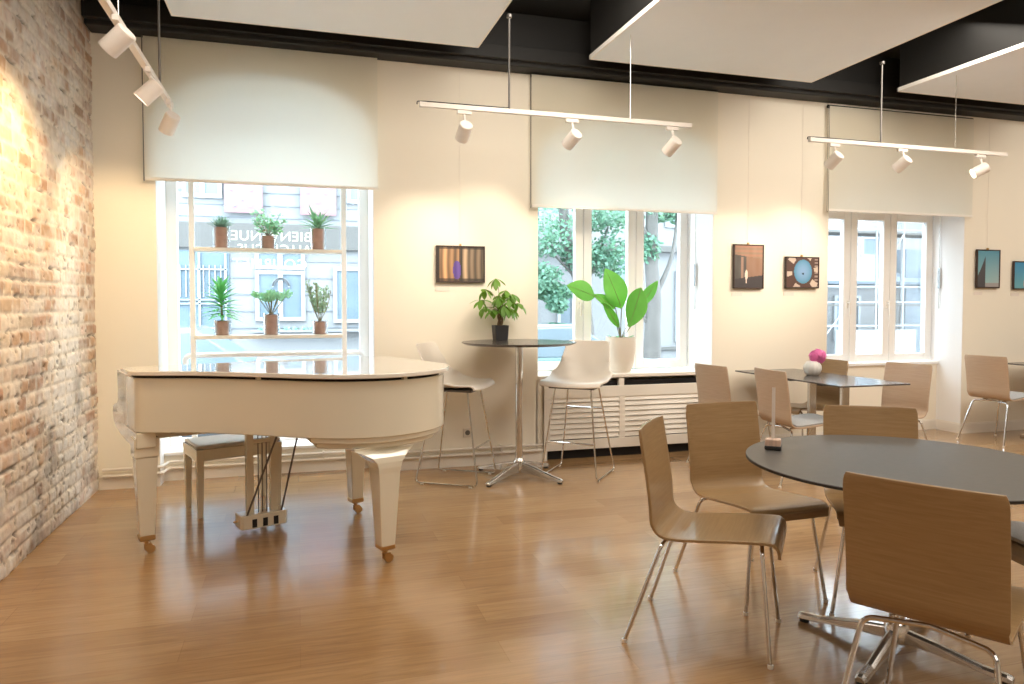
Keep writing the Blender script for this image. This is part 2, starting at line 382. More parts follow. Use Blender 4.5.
    o = bpy.data.objects.new('wall_left', me); COL.objects.link(o); o['kind'] = 'structure'
brickwall()

# baseboards and pipes
def basebd(nm, pts, h=.10, t=.014):
    bm = B()
    for (x0, y0), (x1, y1) in zip(pts, pts[1:]):
        dx, dy = x1-x0, y1-y0; l = math.hypot(dx, dy); nx, ny = dy/l*t, -dx/l*t
        prism(bm, [(x0, y0), (x1, y1), (x1+nx, y1+ny), (x0+nx, y0+ny)], 0, h)
        prism(bm, [(x0, y0), (x1, y1), (x1+nx*.5, y1+ny*.5), (x0+nx*.5, y0+ny*.5)], h, h+.012)
    o = struct(nm, bm, M['trimw'], smooth=False)
basebd('baseboard_front', [(XL, YF), (W1[0], YF)])
basebd('baseboard_niche', [(W1[0], 6.24), (W1[1], 6.24)])
basebd('baseboard_middle', [(W1[1], YF), (2.09, YF)])
basebd('baseboard_pier', [(3.86, YF), (W3[0], YF)])
basebd('baseboard_recess', [(W3[0]+.02, 6.385), (W3[1]-.014, 6.385)])
basebd('baseboard_recess_side', [(W3[1], 6.385), (W3[1], YF)])
basebd('baseboard_right', [(W3[1], YF), (XR, YF)])
t = thing('heating_pipes', 'pair of white painted heating pipes running along the wall behind the piano', 'pipe', (0, 6.03, 0))
for z in (.155, .105):
    bm = B(); tube(bm, bend([(XL+.03, 0, z), (W1[0]+.02, 0, z), (W1[0]+.04, .17, z), (W1[1]-.04, .17, z), (W1[1]-.02, 0, z), (2.08, 0, z)], .03), .011, 10)
    obj('pipe', bm, M['pipe'], t)
for x in (-1.2, -.75, .2, 1.0, 1.7):
    bm = B(); y = .17 if W1[0] < x < W1[1] else 0
    box(bm, x-.008, x+.008, y-.01, y+.038, .09, .17); obj('pipe_bracket', bm, M['pipe'], t, smooth=False)

# ------------------------------------------------------------------ windows
def sash(parent, x0, x1, z0, z1, y, fw=.085, handle=None, name='sash'):
    bm = B()
    for a in ((x0, x0+fw, z0, z1), (x1-fw, x1, z0, z1), (x0+fw, x1-fw, z0, z0+fw), (x0+fw, x1-fw, z1-fw, z1)):
        box(bm, a[0], a[1], y-.03, y+.03, a[2], a[3])
    s = obj(name, bm, M['winframe'], parent, smooth=False, bevel=.004)
    bm = B(); box(bm, x0+fw-.004, x1-fw+.004, y-.003, y+.003, z0+fw-.004, z1-fw+.004); obj('pane', bm, M['glass'], s, smooth=False)
    if handle is not None:
        bm = B(); box(bm, handle-.012, handle+.012, y-.045, y-.03, 1.36, 1.44); tube(bm, bend([(handle, y-.035, 1.42), (handle, y-.075, 1.42), (handle, y-.075, 1.29)], .02), .009, 8)
        obj('window_handle', bm, M['whiteplastic'], s)
    return s
w1 = bpy.data.objects.new('window_1', None); COL.objects.link(w1); w1['kind'] = 'structure'
bm = B(); y = 6.50
for a in ((W1[0], W1[0]+.085, .225, 3.3), (W1[1]-.085, W1[1], .225, 3.3), (W1[0]+.085, W1[1]-.085, .225, .28), (W1[0]+.085, W1[1]-.085, 3.2, 3.3)):
    box(bm, a[0], a[1], y, y+.07, a[2], a[3])
obj('frame', bm, M['winframe'], w1, smooth=False, bevel=.004)
bm = B(); box(bm, W1[0]+.08, W1[1]-.08, y+.03, y+.038, .275, 3.21); obj('pane', bm, M['glass'], w1, smooth=False)
w2 = bpy.data.objects.new('window_2', None); COL.objects.link(w2); w2['kind'] = 'structure'
xs = (2.06, 2.665, 3.225, 3.80)
for i in range(3): sash(w2, xs[i]+.004, xs[i+1]-.004, .765, 2.99, 6.55, .082, handle=(xs[i+1]-.04 if i < 2 else None))
w3 = bpy.data.objects.new('window_3', None); COL.objects.link(w3); w3['kind'] = 'structure'
xs = (5.14, 5.75, 6.28, 6.87)
for i in range(3): sash(w3, xs[i]+.004, xs[i+1]-.004, .77, 2.40, 6.49, .085, handle=(xs[i+1]-.04 if i < 2 else None))
bm = B(); box(bm, W3[0]+.01, W3[1]-.01, 6.46, 6.53, 2.405, 3.1); obj('transom_panel', bm, M['winframe'], w3, smooth=False, bevel=.004)
for w, x, y in ((w2, 3.80, 6.36), (w3, 6.87, 6.36)):
    bm = B(); tube(bm, [(x-.008, y, 1.35), (x-.008, y, 2.7)], .003, 6); box(bm, x-.014, x+.004, y-.014, y+.014, 1.58, 1.80); obj('opening_rod', bm, M['alu'], w)

# roller blinds
def blind(x0, x1, z0, z1, y, label, chain_left=True):
    t = thing('roller_blind', label, 'blind', ((x0+x1)/2, y, z0), 0, 'cream roller blinds over the windows'); w = (x1-x0)/2; h = z1-z0
    bm = B(); n = 40
    R = [[bm.verts.new((-w+2*w*k/n, .0015*math.sin(k*.55+zz*3)*(1-zz), zz*h)) for k in range(n+1)] for zz in (0, .33, .66, 1)]
    for a, b in zip(R, R[1:]):
        for j in range(n): bm.faces.new((a[j], a[j+1], b[j+1], b[j]))
    obj('fabric', bm, M['blind'], t)
    bm = B(); box(bm, -w, w, -.007, .007, -.014, .008); obj('bottom_bar', bm, M['trimw'], t, smooth=False, bevel=.003)
    bm = B(); tube(bm, [(-w, .024, h+.0), (w, .024, h+.0)], .018, 16); obj('roller_tube', bm, M['black'], t)
    bm = B(); s = -w-.008 if chain_left else w+.008
    tube(bm, bend([(s, -.01, h), (s, -.012, -.02 if chain_left else 0), (s, .008, -.02 if chain_left else 0), (s, .01, h)], .01), .0022, 6); obj('pull_chain', bm, M['rod'], t)
blind(-1.08, .645, 2.345, 3.40, 6.0, 'wide cream roller blind glowing in an arch above the potted plants')
blind(1.965, 3.805, 2.26, 3.39, 6.0, 'cream roller blind over the window with the big leafed plant')
blind(5.06, 6.90, 2.34, 3.36, 6.0, 'cream roller blind over the right window, left of the two small blue pictures')

# window lettering (on the plant window, read from the street)
t = thing('window_lettering', 'white lettering on the plant window glass, reversed when seen from inside', 'lettering', (0, 6.545, 0))
M['vinyl'] = leafmat('white_vinyl', (.75, .78, .78), .75)
def text(s, size, cx, z, parent, nm, sx=1):
    c = bpy.data.curves.new('lettering', 'FONT'); c.body = s; c.size = size; c.align_x = 'CENTER'; c.extrude = .0006; c.space_character = 1.08
    o = bpy.data.objects.new('tmp', c); COL.objects.link(o)
    bpy.context.view_layer.update(); dg = bpy.context.evaluated_depsgraph_get()
    me = bpy.data.meshes.new_from_object(o.evaluated_get(dg)); bpy.data.objects.remove(o)
    me.transform(Matrix.Rotation(PI, 4, 'Z') @ Matrix.Rotation(PI/2, 4, 'X') @ Matrix.Diagonal((sx, 1, 1, 1)))
    me.materials.clear(); me.materials.append(M['vinyl'])
    q = bpy.data.objects.new(nm, me); COL.objects.link(q); q.parent = parent; q.location = (cx, 0, z); return q
text('BIENVENUE', .118, -.20, 1.945, t, 'text_word', 1.02)
text('AU', .112, .045, 1.835, t, 'text_word', 1.05); text('CIRCUS', .112, -.27, 1.835, t, 'text_word', 1.05)
text('GOURMET', .122, -.215, 1.705, t, 'text_word', 1.0)

# ------------------------------------------------------------------ display shelf and its plants
sh = thing('display_shelf', 'white two tier shelf frame standing in the window behind the piano', 'shelf', (-.21, 6.34, .225))
for s in (-.598, .598):
    bm = B(); box(bm, s-.02, s+.02, -.02, .02, 0, 3.0); obj('post', bm, M['winframe'], sh, smooth=False, bevel=.003)
for z in (1.857, 1.148):
    bm = B(); box(bm, -.58, .58, -.10, .08, z-.225-.03, z-.225); obj('shelf_board', bm, M['trimw'], sh, smooth=False, bevel=.003)
rl = thing('window_rail', 'white tubular safety rail across the lower part of the plant window', 'rail', (-.165, 6.42, .98))
bm = B(); tube(bm, bend([(-.72, .06, -.12), (-.72, 0, 0), (.72, 0, 0), (.72, .06, -.12)], .06), .022, 12); obj('tube', bm, M['winframe'], rl)
for s in (-.72, .72):
    bm = B(); box(bm, s-.02, s+.02, .05, .12, -.16, -.10); obj('wall_bracket', bm, M['winframe'], rl, smooth=False)

def leaf(bm, p0, p1, w, nrm, sag=0.0, fold=.15, n=6, peak=.45, pw=.8):
    p0, p1, nrm = Vector(p0), Vector(p1), Vector(nrm).normalized(); d = (p1-p0); L = d.length; d.normalize()
    s = d.cross(nrm)
    if s.length < 1e-4: s = d.orthogonal()
    s.normalize(); nn = s.cross(d); prev = None
    for i in range(n+1):
        t = i/n; ww = w*.5*max(.04, max(0, math.sin(PI*t**(math.log(.5)/math.log(peak))))**pw)
        if i == n: ww = w*.02
        c = p0+d*L*t+nn*(-sag*L*(t*t-.0*t))
        row = [bm.verts.new(c-s*ww+nn*fold*ww), bm.verts.new(c), bm.verts.new(c+s*ww+nn*fold*ww)]
        if prev:
            bm.faces.new((prev[0], prev[1], row[1], row[0])); bm.faces.new((prev[1], prev[2], row[2], row[1]))
        prev = row
rnd = random.uniform
def sph(a, e): return Vector((math.cos(a)*math.cos(e), math.sin(a)*math.cos(e), math.sin(e)))
def jar_plant(x, z, ph, label, kind):
    t = thing('potted_plant', label, 'plant', (x, 6.32, z), 0, 'small potted plants on the window shelf')
    R = .058
    bm = B(); lathe(bm, [(R*.86, .0), (R*.95, ph)], 24); obj('pot', bm, M['pot'], t)
    bm = B(); lathe(bm, [(.001, .0), (R*1.12, .002), (R*1.16, ph+.012), (R*1.10, ph+.012), (R*1.06, .006), (.001, .005)], 24, cap=False); obj('glass_cover', bm, M['vglass'], t)
    bm = B(); st = B(); has = False
    if kind == 'tuft':
        for i in range(130):
            a = rnd(0, 2*PI); e = rnd(.35, 1.5); b = Vector((rnd(-.025, .025), rnd(-.025, .025), ph-.005)); L = rnd(.09, .125)
            leaf(bm, b, b+sph(a, e)*L, .014, (0, 0, 1) if e < 1.2 else (1, 0, 0), .1, .3, 4)
        m = M['bluegreen']
    elif kind == 'leafy':
        has = True
        for i in range(22):
            a = rnd(0, 2*PI); e = rnd(.45, 1.4); L = rnd(.13, .24); b = Vector((0, 0, ph-.01)); p = b+sph(a, e)*L
            tube(st, [b, (b+p)/2+Vector((0, 0, .01)), p], .0022, 5)
            for j in range(9):
                q = b+(p-b)*rnd(.5, 1.05)+Vector((rnd(-.02, .02), rnd(-.02, .02), rnd(-.02, .02)))
                leaf(bm, q, q+sph(rnd(0, 2*PI), rnd(-.5, .9))*rnd(.03, .05), .032, (rnd(-.5, .5), -.6, 1), .1, .1, 4)
        m = M['mint']
    elif kind == 'aloe':
        for i in range(34):
            a = i*2.4; e = .15+i/34*1.25; L = .185-.03*i/34; b = Vector((0, 0, ph+.02*i/34))
            leaf(bm, b, b+sph(a, e)*L*(1+.15*rnd(-1, 1)), .026, (0, 0, 1) if e < 1.2 else (1, 0, .2), .12, .5, 5, .3)
        b = Vector((0, 0, ph)); leaf(bm, b, b+Vector((-.07, 0, .21)), .03, (0, -1, .3), .05, .4, 5, .3)
        m = M['aloe']
    elif kind == 'yucca':
        has = True; tube(st, [(0, 0, ph-.01), (-.005, 0, ph+.12), (-.015, 0, ph+.25)], .009, 8)
        for i in range(62):
            f = i/62; h = ph+.04+.22*f; a = i*2.4; e = -.1+f*1.3+rnd(-.1, .1); L = .17-.03*f
            b = Vector((-.012*f, 0, h)); leaf(bm, b, b+sph(a, e)*L, .034, (0, 0, 1) if e < 1.2 else (1, 0, .2), .22, .35, 5, .4)
        m = M['bright']
    elif kind == 'tree':
        has = True
        for i in range(9):
            a = i*2.4; r = rnd(.06, .14) if i else 0; tip = Vector((math.cos(a)*r, math.sin(a)*r*.6, ph+rnd(.12, .17)))
            tube(st, bend([(0, 0, ph-.01), (tip.x*.35, tip.y*.35, ph+.05), tip], .03), .004, 6)
            for j in range(26):
                q = tip+Vector((rnd(-.025, .025), rnd(-.02, .02), rnd(-.03, .02)))
                leaf(bm, q, q+sph(rnd(0, 2*PI), rnd(.2, 1.3))*.045, .018, (rnd(-.5, .5), -1, .6), 0, .2, 4, .6)
        m = M['mint']
    else:
        has = True
        for i in range(10):
            a = rnd(0, 2*PI); e = rnd(1.12, 1.5); L = rnd(.24, .36); b = Vector((0, 0, ph-.01)); p = b+sph(a, e)*L
            mid = (b+p)/2+Vector((math.cos(a), math.sin(a), 0))*.02
            tube(st, bend([b, mid, p], .1), .0032, 5)
            for j in range(26):
                q = b+(p-b)*rnd(.25, 1.0)+Vector((rnd(-.01, .01), rnd(-.01, .01), 0))
                leaf(bm, q, q+sph(rnd(0, 2*PI), rnd(.1, 1.2))*rnd(.026, .042), .015, (rnd(-.5, .5), -1, .4), 0, .1, 3)
        m = M['olive']
    obj('foliage', bm, m, t, recalc=False)
    if has: obj('stem', st, M['stem'], t)
    else: st.free()
    bm = B(); lathe(bm, [(R*.90, ph-.003), (R*.5, ph+.004), (.002, ph+.006)], 20); obj('soil', bm, M['soil'], t)
ZS, ZL = 1.858, 1.149
jar_plant(-.585, ZS, .165, 'short tufted blue green succulent in a tall brown pot, left on the upper shelf', 'tuft')
jar_plant(-.225, ZS, .105, 'bushy pale green leafy plant in a short brown pot, middle of the upper shelf', 'leafy')
jar_plant(.175, ZS, .175, 'spiky aloe like plant in a tall brown pot, right on the upper shelf', 'aloe')
jar_plant(-.585, ZL, .115, 'tall bright green yucca like plant in a short brown pot, left on the lower shelf', 'yucca')
jar_plant(-.205, ZL, .165, 'small branching tree like succulent in a tall brown pot, middle of the lower shelf', 'tree')
jar_plant(.185, ZL, .105, 'thin twiggy olive green plant in a short brown pot, right on the lower shelf', 'twig')

# ------------------------------------------------------------------ radiator cover
rc = thing('radiator_cover', 'cream louvred radiator cover filling the niche under the middle window', 'radiator cover', (2.953, 6.05, 0))
w = .852
bm = B()
for a in ((-w, w, .555, .655), (-w, w, .085, .175), (-w, -w+.06, .175, .555), (w-.06, w, .175, .555), (-.12, -.06, .175, .555)): box(bm, a[0], a[1], 0, .022, a[2], a[3])
obj('front_frame', bm, M['trimw'], rc, smooth=False, bevel=.003)
for x0, x1 in ((-w+.06, -.12), (-.06, w-.06)):
    bm = B()
    for i in range(8):
        z = .185+i*.0475
        v = [bm.verts.new(p) for p in ((x0,.0,z),(x1,.0,z),(x1,.016,z+.041),(x0,.016,z+.041),(x0,.008,z-.002),(x1,.008,z-.002),(x1,.022,z+.039),(x0,.022,z+.039))]
        for f in ((0,1,2,3),(7,6,5,4),(0,4,5,1),(3,2,6,7)): bm.faces.new([v[k] for k in f])
    obj('louvre_slats', bm, M['trimw'], rc, smooth=False)
bm = B(); box(bm, -w+.02, w-.02, .05, .06, .0, .70); obj('shade_backing', bm, M['dark'], rc, smooth=False)  # dark sheet, paints the shade behind the slats and gaps
bm = B()
for x in (-w, -.12, w-.05):
    bm = B(); box(bm, x, x+.05, .005, .045, .655, .72); obj('top_spacer', bm, M['trimw'], rc, smooth=False)
bm = B()
for x in (-w, w-.03):
    bm = B(); box(bm, x, x+.03, .0, .045, 0, .09); obj('foot', bm, M['trimw'], rc, smooth=False)

# ------------------------------------------------------------------ pictures
pm = attr_mat('photo_print', .35)
def picture(x, z, w, h, fn, label, hook=True, tilt=0):
    t = thing('framed_picture', label, 'picture', (x, YF-.012, z), 0)
    d = .018
    bm = B()
    for a in ((-w/2, w/2, h/2-.012, h/2), (-w/2, w/2, -h/2, -h/2+.012), (-w/2, -w/2+.012, -h/2, h/2), (w/2-.012, w/2, -h/2, h/2)): box(bm, a[0], a[1], -d-.006, 0, a[2], a[3])
    obj('frame', bm, M['frame'], t, smooth=False, bevel=.002)
    nx, nz = 60, int(60*h/w); bm = B(); lay = bm.loops.layers.float_color.new('Col')
    V = [[bm.verts.new((-w/2+.008+(w-.016)*i/nx, -d, -h/2+.008+(h-.016)*j/nz)) for i in range(nx+1)] for j in range(nz+1)]
    for j in range(nz):
        for i in range(nx):
            f = bm.faces.new((V[j][i], V[j][i+1], V[j+1][i+1], V[j+1][i]))
            c = fn((i+.5)/nx, (j+.5)/nz)
            for l in f.loops: l[lay] = (*c, 1)
    obj('print', bm, pm, t, smooth=False, recalc=False)
    bm = B(); box(bm, -.008, .008, -.014, .004, h/2, h/2+.018); obj('hook', bm, M['brass'], t, smooth=False)
    bm = B(); tube(bm, [(0, .004, h/2+.01), (0, .004, 3.37-z)], .0012, 5); obj('hanging_wire', bm, M['whiteplastic'], t)
    c = B(); cw = min(.12, w*.35); box(c, x-w/2+.0, x-w/2+cw, YF-.004, YF+.001, z-h/2-.075, z-h/2-.04)
    return c
def n2(u, v, s): return (math.sin(u*s*1.7+v*3.1)*math.cos(v*s-u*2.3)+math.sin(u*s*3.1+1)*.5)*.4
def f_curtain(u, v):
    k = .5+.5*math.sin(u*44+math.sin(v*3)*.6); br = .25+.75*k
    base = (.75, .42, .20) if u < .5 else (.62, .44, .28)
    env = max(0, 1-((u-.17)/.13)**4) if u < .28 else (.9 if .52 < u < .67 else .42)
    if .28 <= u < .52: env = .55
    if .47 < u < .53: env = .12
    env *= 1 if .1 < v < .93 else .25
    c = [b*br*env+.03 for b in base]
    if ((u-.42)/.085)**2+((v-.33)/.27)**2 < 1: c = [.10+.06*k, .06+.04*k, .26+.12*k]
    return c
def f_corridor(u, v):
    n = n2(u, v, 9)*.03
    c = (.28+n, .17+n, .12+n)
    if u < .42 and v < .78-.1*u: c = (.10+n, .095+n, .09+n)
    if .24 < u < .31 and v < .72: c = (.34, .22, .17)
    if v > .78-.1*u: c = (.33+n+.05*math.sin(v*60), .20+n, .14+n)
    if v < .2+.1*u: c = (.06, .055, .06)
    if ((u-.42)/.05)**2+((v-.3)/.12)**2 < 1 or (abs(u-.42) < .018 and .1 < v < .3): c = (.85, .72, .62)
    return c
def f_oval(u, v):
    d = ((u-.52)/.28)**2+((v-.53)/.40)**2
    if d < 1:
        k = .75+.3*(1-d)
        if ((u-.52)/.03)**2+((v-.46)/.04)**2 < 1: return (.02, .05, .09)
        return (.10*k+.12*(1-d), .36*k, .58*k)
    a = math.atan2(v-.53, u-.52); s = math.sin(a*6+.6)
    if s > .45 and d > 1.5 and d < 3.8: return (.60, .50, .42)
    if u > .88 and math.sin(v*55) > .2: return (.35, .28, .25)
    return (.10, .055, .045)
def f_tower(u, v):
    sky = (.10+.30*(1-v)*(.6+.4*u), .30+.22*(1-v), .42+.10*(1-v))
    if u < .36 and v < .28+.55*max(0, (u/.36))**1.1 and u > .0: 
        return (.075, .075, .085)
    if v < .12 and u > .36: return (.35, .33, .33)
    return sky
def f_sea(u, v):
    if ((u-.48)/.12)**2+((v-.2)/.22)**2 < 1: return (.60, .34, .24)
    return (.05+.10*(1-v), .27+.12*(1-v), .45+.05*v)
cards = [picture(1.343, 1.742, .425, .312, f_curtain, 'dark framed landscape photo of brown curtains with a violet figure, above the bar table'),
 picture(4.185, 1.765, .335, .425, f_corridor, 'tall framed photo of a pale figure in a dim hall, right of the middle window'),
 picture(4.80, 1.715, .39, .31, f_oval, 'small framed photo of a blue oval sky inside dark walls, left of the right window'),
 picture(7.19, 1.785, .325, .415, f_tower, 'tall narrow framed photo of a dark tower against blue sky, right of the right window'),
 picture(7.75, 1.72, .40, .31, f_sea, 'blue framed photo cut by the right edge of the picture')]
names = ['the curtain photo', 'the dim hall photo', 'the blue oval photo', 'the dark tower photo', 'the blue photo at the right edge']
for c, n in zip(cards, names):
    o = obj('caption_card', c, M['paper'], smooth=False); tag(o, 'small white caption card on the wall under %s' % n, 'card', 'caption cards under the pictures')
ou = thing('wall_outlet', 'square white electrical socket low on the wall under the bar table', 'outlet', (1.405, YF, .29))
bm = B(); box(bm, -.04, .04, -.01, 0, -.04, .04); obj('plate', bm, M['outlet'], ou, smooth=False, bevel=.004)
bm = B(); rings(bm, [[(.022*math.cos(k*PI/8), -.0105, .022*math.sin(k*PI/8)) for k in range(16)], [(.020*math.cos(k*PI/8), -.012, .020*math.sin(k*PI/8)) for k in range(16)]]); obj('socket', bm, M['rod'], ou)

# ------------------------------------------------------------------ track lights
def rot_to(d):
    return Vector(d).normalized().to_track_quat('-Z', 'Y').to_euler()
def track(pts, rods, label, zt):
    a, b = Vector(pts[0]), Vector(pts[1]); t = thing('light_track', label, 'light track', a, 0, 'white ceiling light tracks'); d = b-a; L = d.length; d.normalize(); s = Vector((-d.y, d.x, 0))
    bm = B(); prism(bm, [tuple((s*-.017).xy), tuple((d*L-s*.017).xy), tuple((d*L+s*.017).xy), tuple((s*.017).xy)], -.016, .016); obj('rail', bm, M['lamp'], t, smooth=False, bevel=.002)
    bm = B(); e = d*.06-d*.06
    prism(bm, [tuple((d*-.02-s*.018).xy), tuple((d*.03-s*.018).xy), tuple((d*.03+s*.018).xy), tuple((d*-.02+s*.018).xy)], -.017, .017); obj('end_feed', bm, M['lamp'], t, smooth=False, bevel=.003)
    for i, (q, thick) in enumerate(rods):
        p = d*q
        bm = B(); tube(bm, [(p.x, p.y, .016), (p.x, p.y, zt-a.z-.01)], .0075 if thick else .003, 8); lathe(bm, [(.02, zt-a.z-.02), (.02, zt-a.z)], 16, (p.x, p.y, 0))
        obj('suspension_rod', bm, M['rod'] if thick else M['alu'], t)
        if thick:
            bm = B(); tube(bm, bend([(p.x, p.y, .07), (p.x, p.y, .024), tuple(d*.02+Vector((0, 0, .024))), tuple(d*-.035+Vector((0, 0, .02))), tuple(d*-.035+Vector((0, 0, 0)))], .02), .004, 6); obj('power_cable', bm, M['rubber'], t)
    return t
track([(.834, 4.95, 2.765), (2.905, 4.95, 2.765)], [(.62, True), (1.56, False)], 'white light track with three spots hanging before the middle window', 3.44)
track([(4.04, 5.0, 2.745), (6.13, 5.0, 2.745)], [(.70, True), (1.50, False)], 'white light track with three spots hanging at the right', 3.44)
track([(-.79, 5.27, 2.72), (-.79, 3.25, 2.72)], [(.38, True), (1.45, False)], 'white light track hanging at the left along the brick wall', 3.40)
def spot(x, y, z, aim, label, power, r=.047, L=.13, group='white spotlights on the ceiling tracks', ang=58, col=(1, .84, .64)):
    """z = drum centre"""
    d = (Vector(aim)-Vector((x, y, z))).normalized(); q = d.to_track_quat('-Z', 'Y').to_matrix()
    t = thing('spotlight', label, 'spotlight', (x, y, z), 0, group)
    def tr(bm): bmesh.ops.transform(bm, matrix=q.to_4x4(), verts=bm.verts)
    bm = B(); lathe(bm, [(.001, L*.5), (r*.9, L*.5), (r, L*.5-.006), (r, -L*.5), (r-.005, -L*.5), (r-.006, -L*.5+.02), (.001, -L*.5+.021)], 28, cap=False); tr(bm); obj('lamp_body', bm, M['lamp'], t)
    bm = B(); lathe(bm, [(r-.007, -L*.5+.012), (.001, -L*.5+.0115)], 24, cap=False); tr(bm); obj('lamp_lens', bm, M['lens'], t)
    zt = (2.725 if 0 < x < 3 else 2.705 if x > 0 else 2.68)-z
    top = Vector((0, 0, L*.25)); top.rotate(q.to_euler())
    bm = B(); tube(bm, bend([tuple(top*.9), (0+top.x*.5, top.y*.5, zt*.6), (0, 0, zt)], .02), .009, 8); obj('arm', bm, M['lamp'], t)
    bm = B(); box(bm, *((-.05, .05, -.014, .014) if x > 0 else (-.014, .014, -.05, .05)), zt-.005, zt+.022); obj('track_adapter', bm, M['lamp'], t, smooth=False, bevel=.003)
    l = bpy.data.lights.new('spot_light', 'SPOT'); l.energy = power; l.color = col; l.spot_size = math.radians(ang); l.spot_blend = .75; l.shadow_soft_size = .03
    lo = bpy.data.objects.new('light_source', l); COL.objects.link(lo); p = d*(L*.5+.01); lo.location = Vector((x, y, z))+p; lo.rotation_euler = rot_to(d)
SP = 23
spot(1.126, 4.95, 2.60, (1.0, 6.07, 1.75), 'white spotlight over the bar table, leftmost of three on the middle track', SP)
spot(1.93, 4.95, 2.60, (1.5, 6.07, 1.85), 'white spotlight at the centre of the middle track', SP)
spot(2.743, 4.95, 2.60, (2.35, 6.07, 1.75), 'white spotlight at the right end of the middle track', SP)
spot(4.268, 5.0, 2.59, (4.0, 6.07, 1.7), 'white spotlight at the left end of the right track', SP)
spot(4.967, 5.0, 2.60, (4.65, 6.07, 1.8), 'white spotlight at the centre of the right track', SP)
spot(5.829, 5.0, 2.59, (4.9, 5.5, 2.05), 'lit white spotlight at the right end of the right track', SP)
g = 'white spotlights on the ceiling tracks'
spot(-.77, 3.70, 2.60, (-1.44, 3.95, 2.0), 'large white spotlight nearest the camera on the track by the brick wall', 26, ang=125, col=(1, .70, .36))
spot(-.77, 4.44, 2.575, (-1.44, 4.45, 1.9), 'white spotlight in the middle of the track by the brick wall', 26, ang=120, col=(1, .70, .36))
spot(-.77, 5.10, 2.56, (-1.30, 5.75, 1.7), 'smallest white spotlight at the far end of the track by the brick wall', 26, ang=95, col=(1, .74, .44))

# ------------------------------------------------------------------ grand piano
pn = thing('grand_piano', 'white baby grand piano on brass castors in front of the plant window', 'piano', (-.817, 4.489, 0), 20)
def F(v): return -v           # local y = -v
cur = [(-.08, .05), (-.072, .10), (-.04, .145), (.08, .235), (.20, .325), (.40, .55), (.53, .72), (.68, .90), (.82, 1.0), (.98, 1.05), (1.16, 1.04), (1.32, .97), (1.44, .85), (1.50, .68), (1.515, .5)]
cv = spl(cur, 5)
rim = [(-.08, -.22)]+cv+[(1.515, -.22)]
def P(poly): return [(u, -v) for u, v in poly]
def inset(poly, d):
    n = len(poly); out = []
    for i in range(n):
        a, b, c = Vector(poly[i-1]), Vector(poly[i]), Vector(poly[(i+1) % n])
        t1 = (b-a).normalized(); t2 = (c-b).normalized(); nrm = Vector((-(t1+t2).y, (t1+t2).x)).normalized()
        k = 1/max(.5, math.sqrt(max(.01, (1+t1.dot(t2))/2)))
        out.append(tuple(b+nrm*d*k))
    return out
# rim polygon orientation: (u,v) list runs treble->tail->bass; interior side sign
sgn = 1
cen = Vector((.7, .2)); tp = inset(rim, .02); 
if (Vector(tp[20])-cen).length > (Vector(rim[20])-cen).length: sgn = -1
bm = B(); prism(bm, P(rim), .695, .996); obj('case_rim', bm, M['lacquer'], pn, bevel=.006, angle=30)
bm = B(); prism(bm, P(inset(rim, sgn*.03)), .985, 1.013); obj('lid_gap_shade', bm, M['dark'], pn)  # black sheet added so the gap under the lid reads as shade
lid = inset(rim, -sgn*.032)
lid = [(lid[0][0], -.165)]+lid[1:-1]+[(lid[-1][0], -.165)]
bm = B(); prism(bm, P(lid), 1.013, 1.037); obj('lid', bm, M['lid'], pn, bevel=.004, angle=30)
bm = B()
for (u, v) in ((.44, .60), (1.08, 1.05)):
    bm = B(); box(bm, u-.01, u+.01, -v-.0, -v+.03, .996, 1.014); obj('lid_felt', bm, M['lacquer'], pn, smooth=False)
arm = [(-.215, .996), (-.50, .996), (-.50, .90), (-.495, .82), (-.53, .795), (-.64, .775), (-.70, .755), (-.715, .715), (-.695, .665), (-.60, .635), (-.45, .615), (-.25, .603), (.10, .60), (.13, .61), (.13, .694), (-.215, .694)]
for u0, u1 in ((-.08, .02), (1.415, 1.515)):
    bm = B(); rings(bm, [[(u0, -v, z) for v, z in arm], [(u1, -v, z) for v, z in arm]]); obj('key_cheek', bm, M['lacquer'], pn, bevel=.004, smooth=False)
bm = B(); box(bm, .02, 1.415, .02, .62, .63, .70); box(bm, .02, 1.415, .22, .26, .70, .98); obj('key_bed', bm, M['lacquer'], pn, smooth=False, bevel=.004)
kb = None
bm = B(); box(bm, .06, 1.38, .44, .60, .70, .735)
obj('white_keys', bm, mat('ivory_keys', (.85, .83, .78), .25, noise=(5, .02, (1, 1, 1))), pn, smooth=False)
bm = B()
for i in range(52):
    if i % 7 in (0, 1, 3, 4, 5) and i < 51: box(bm, .06+(i+1)*1.32/52-.006, .06+(i+1)*1.32/52+.006, .44, .53, .735, .747)
obj('black_keys', bm, M['rubber'], pn, smooth=False)
bm = B(); box(bm, .02, 1.415, .26, .28, .70, .97); obj('fallboard', bm, M['lacquer'], pn, smooth=False, bevel=.004)
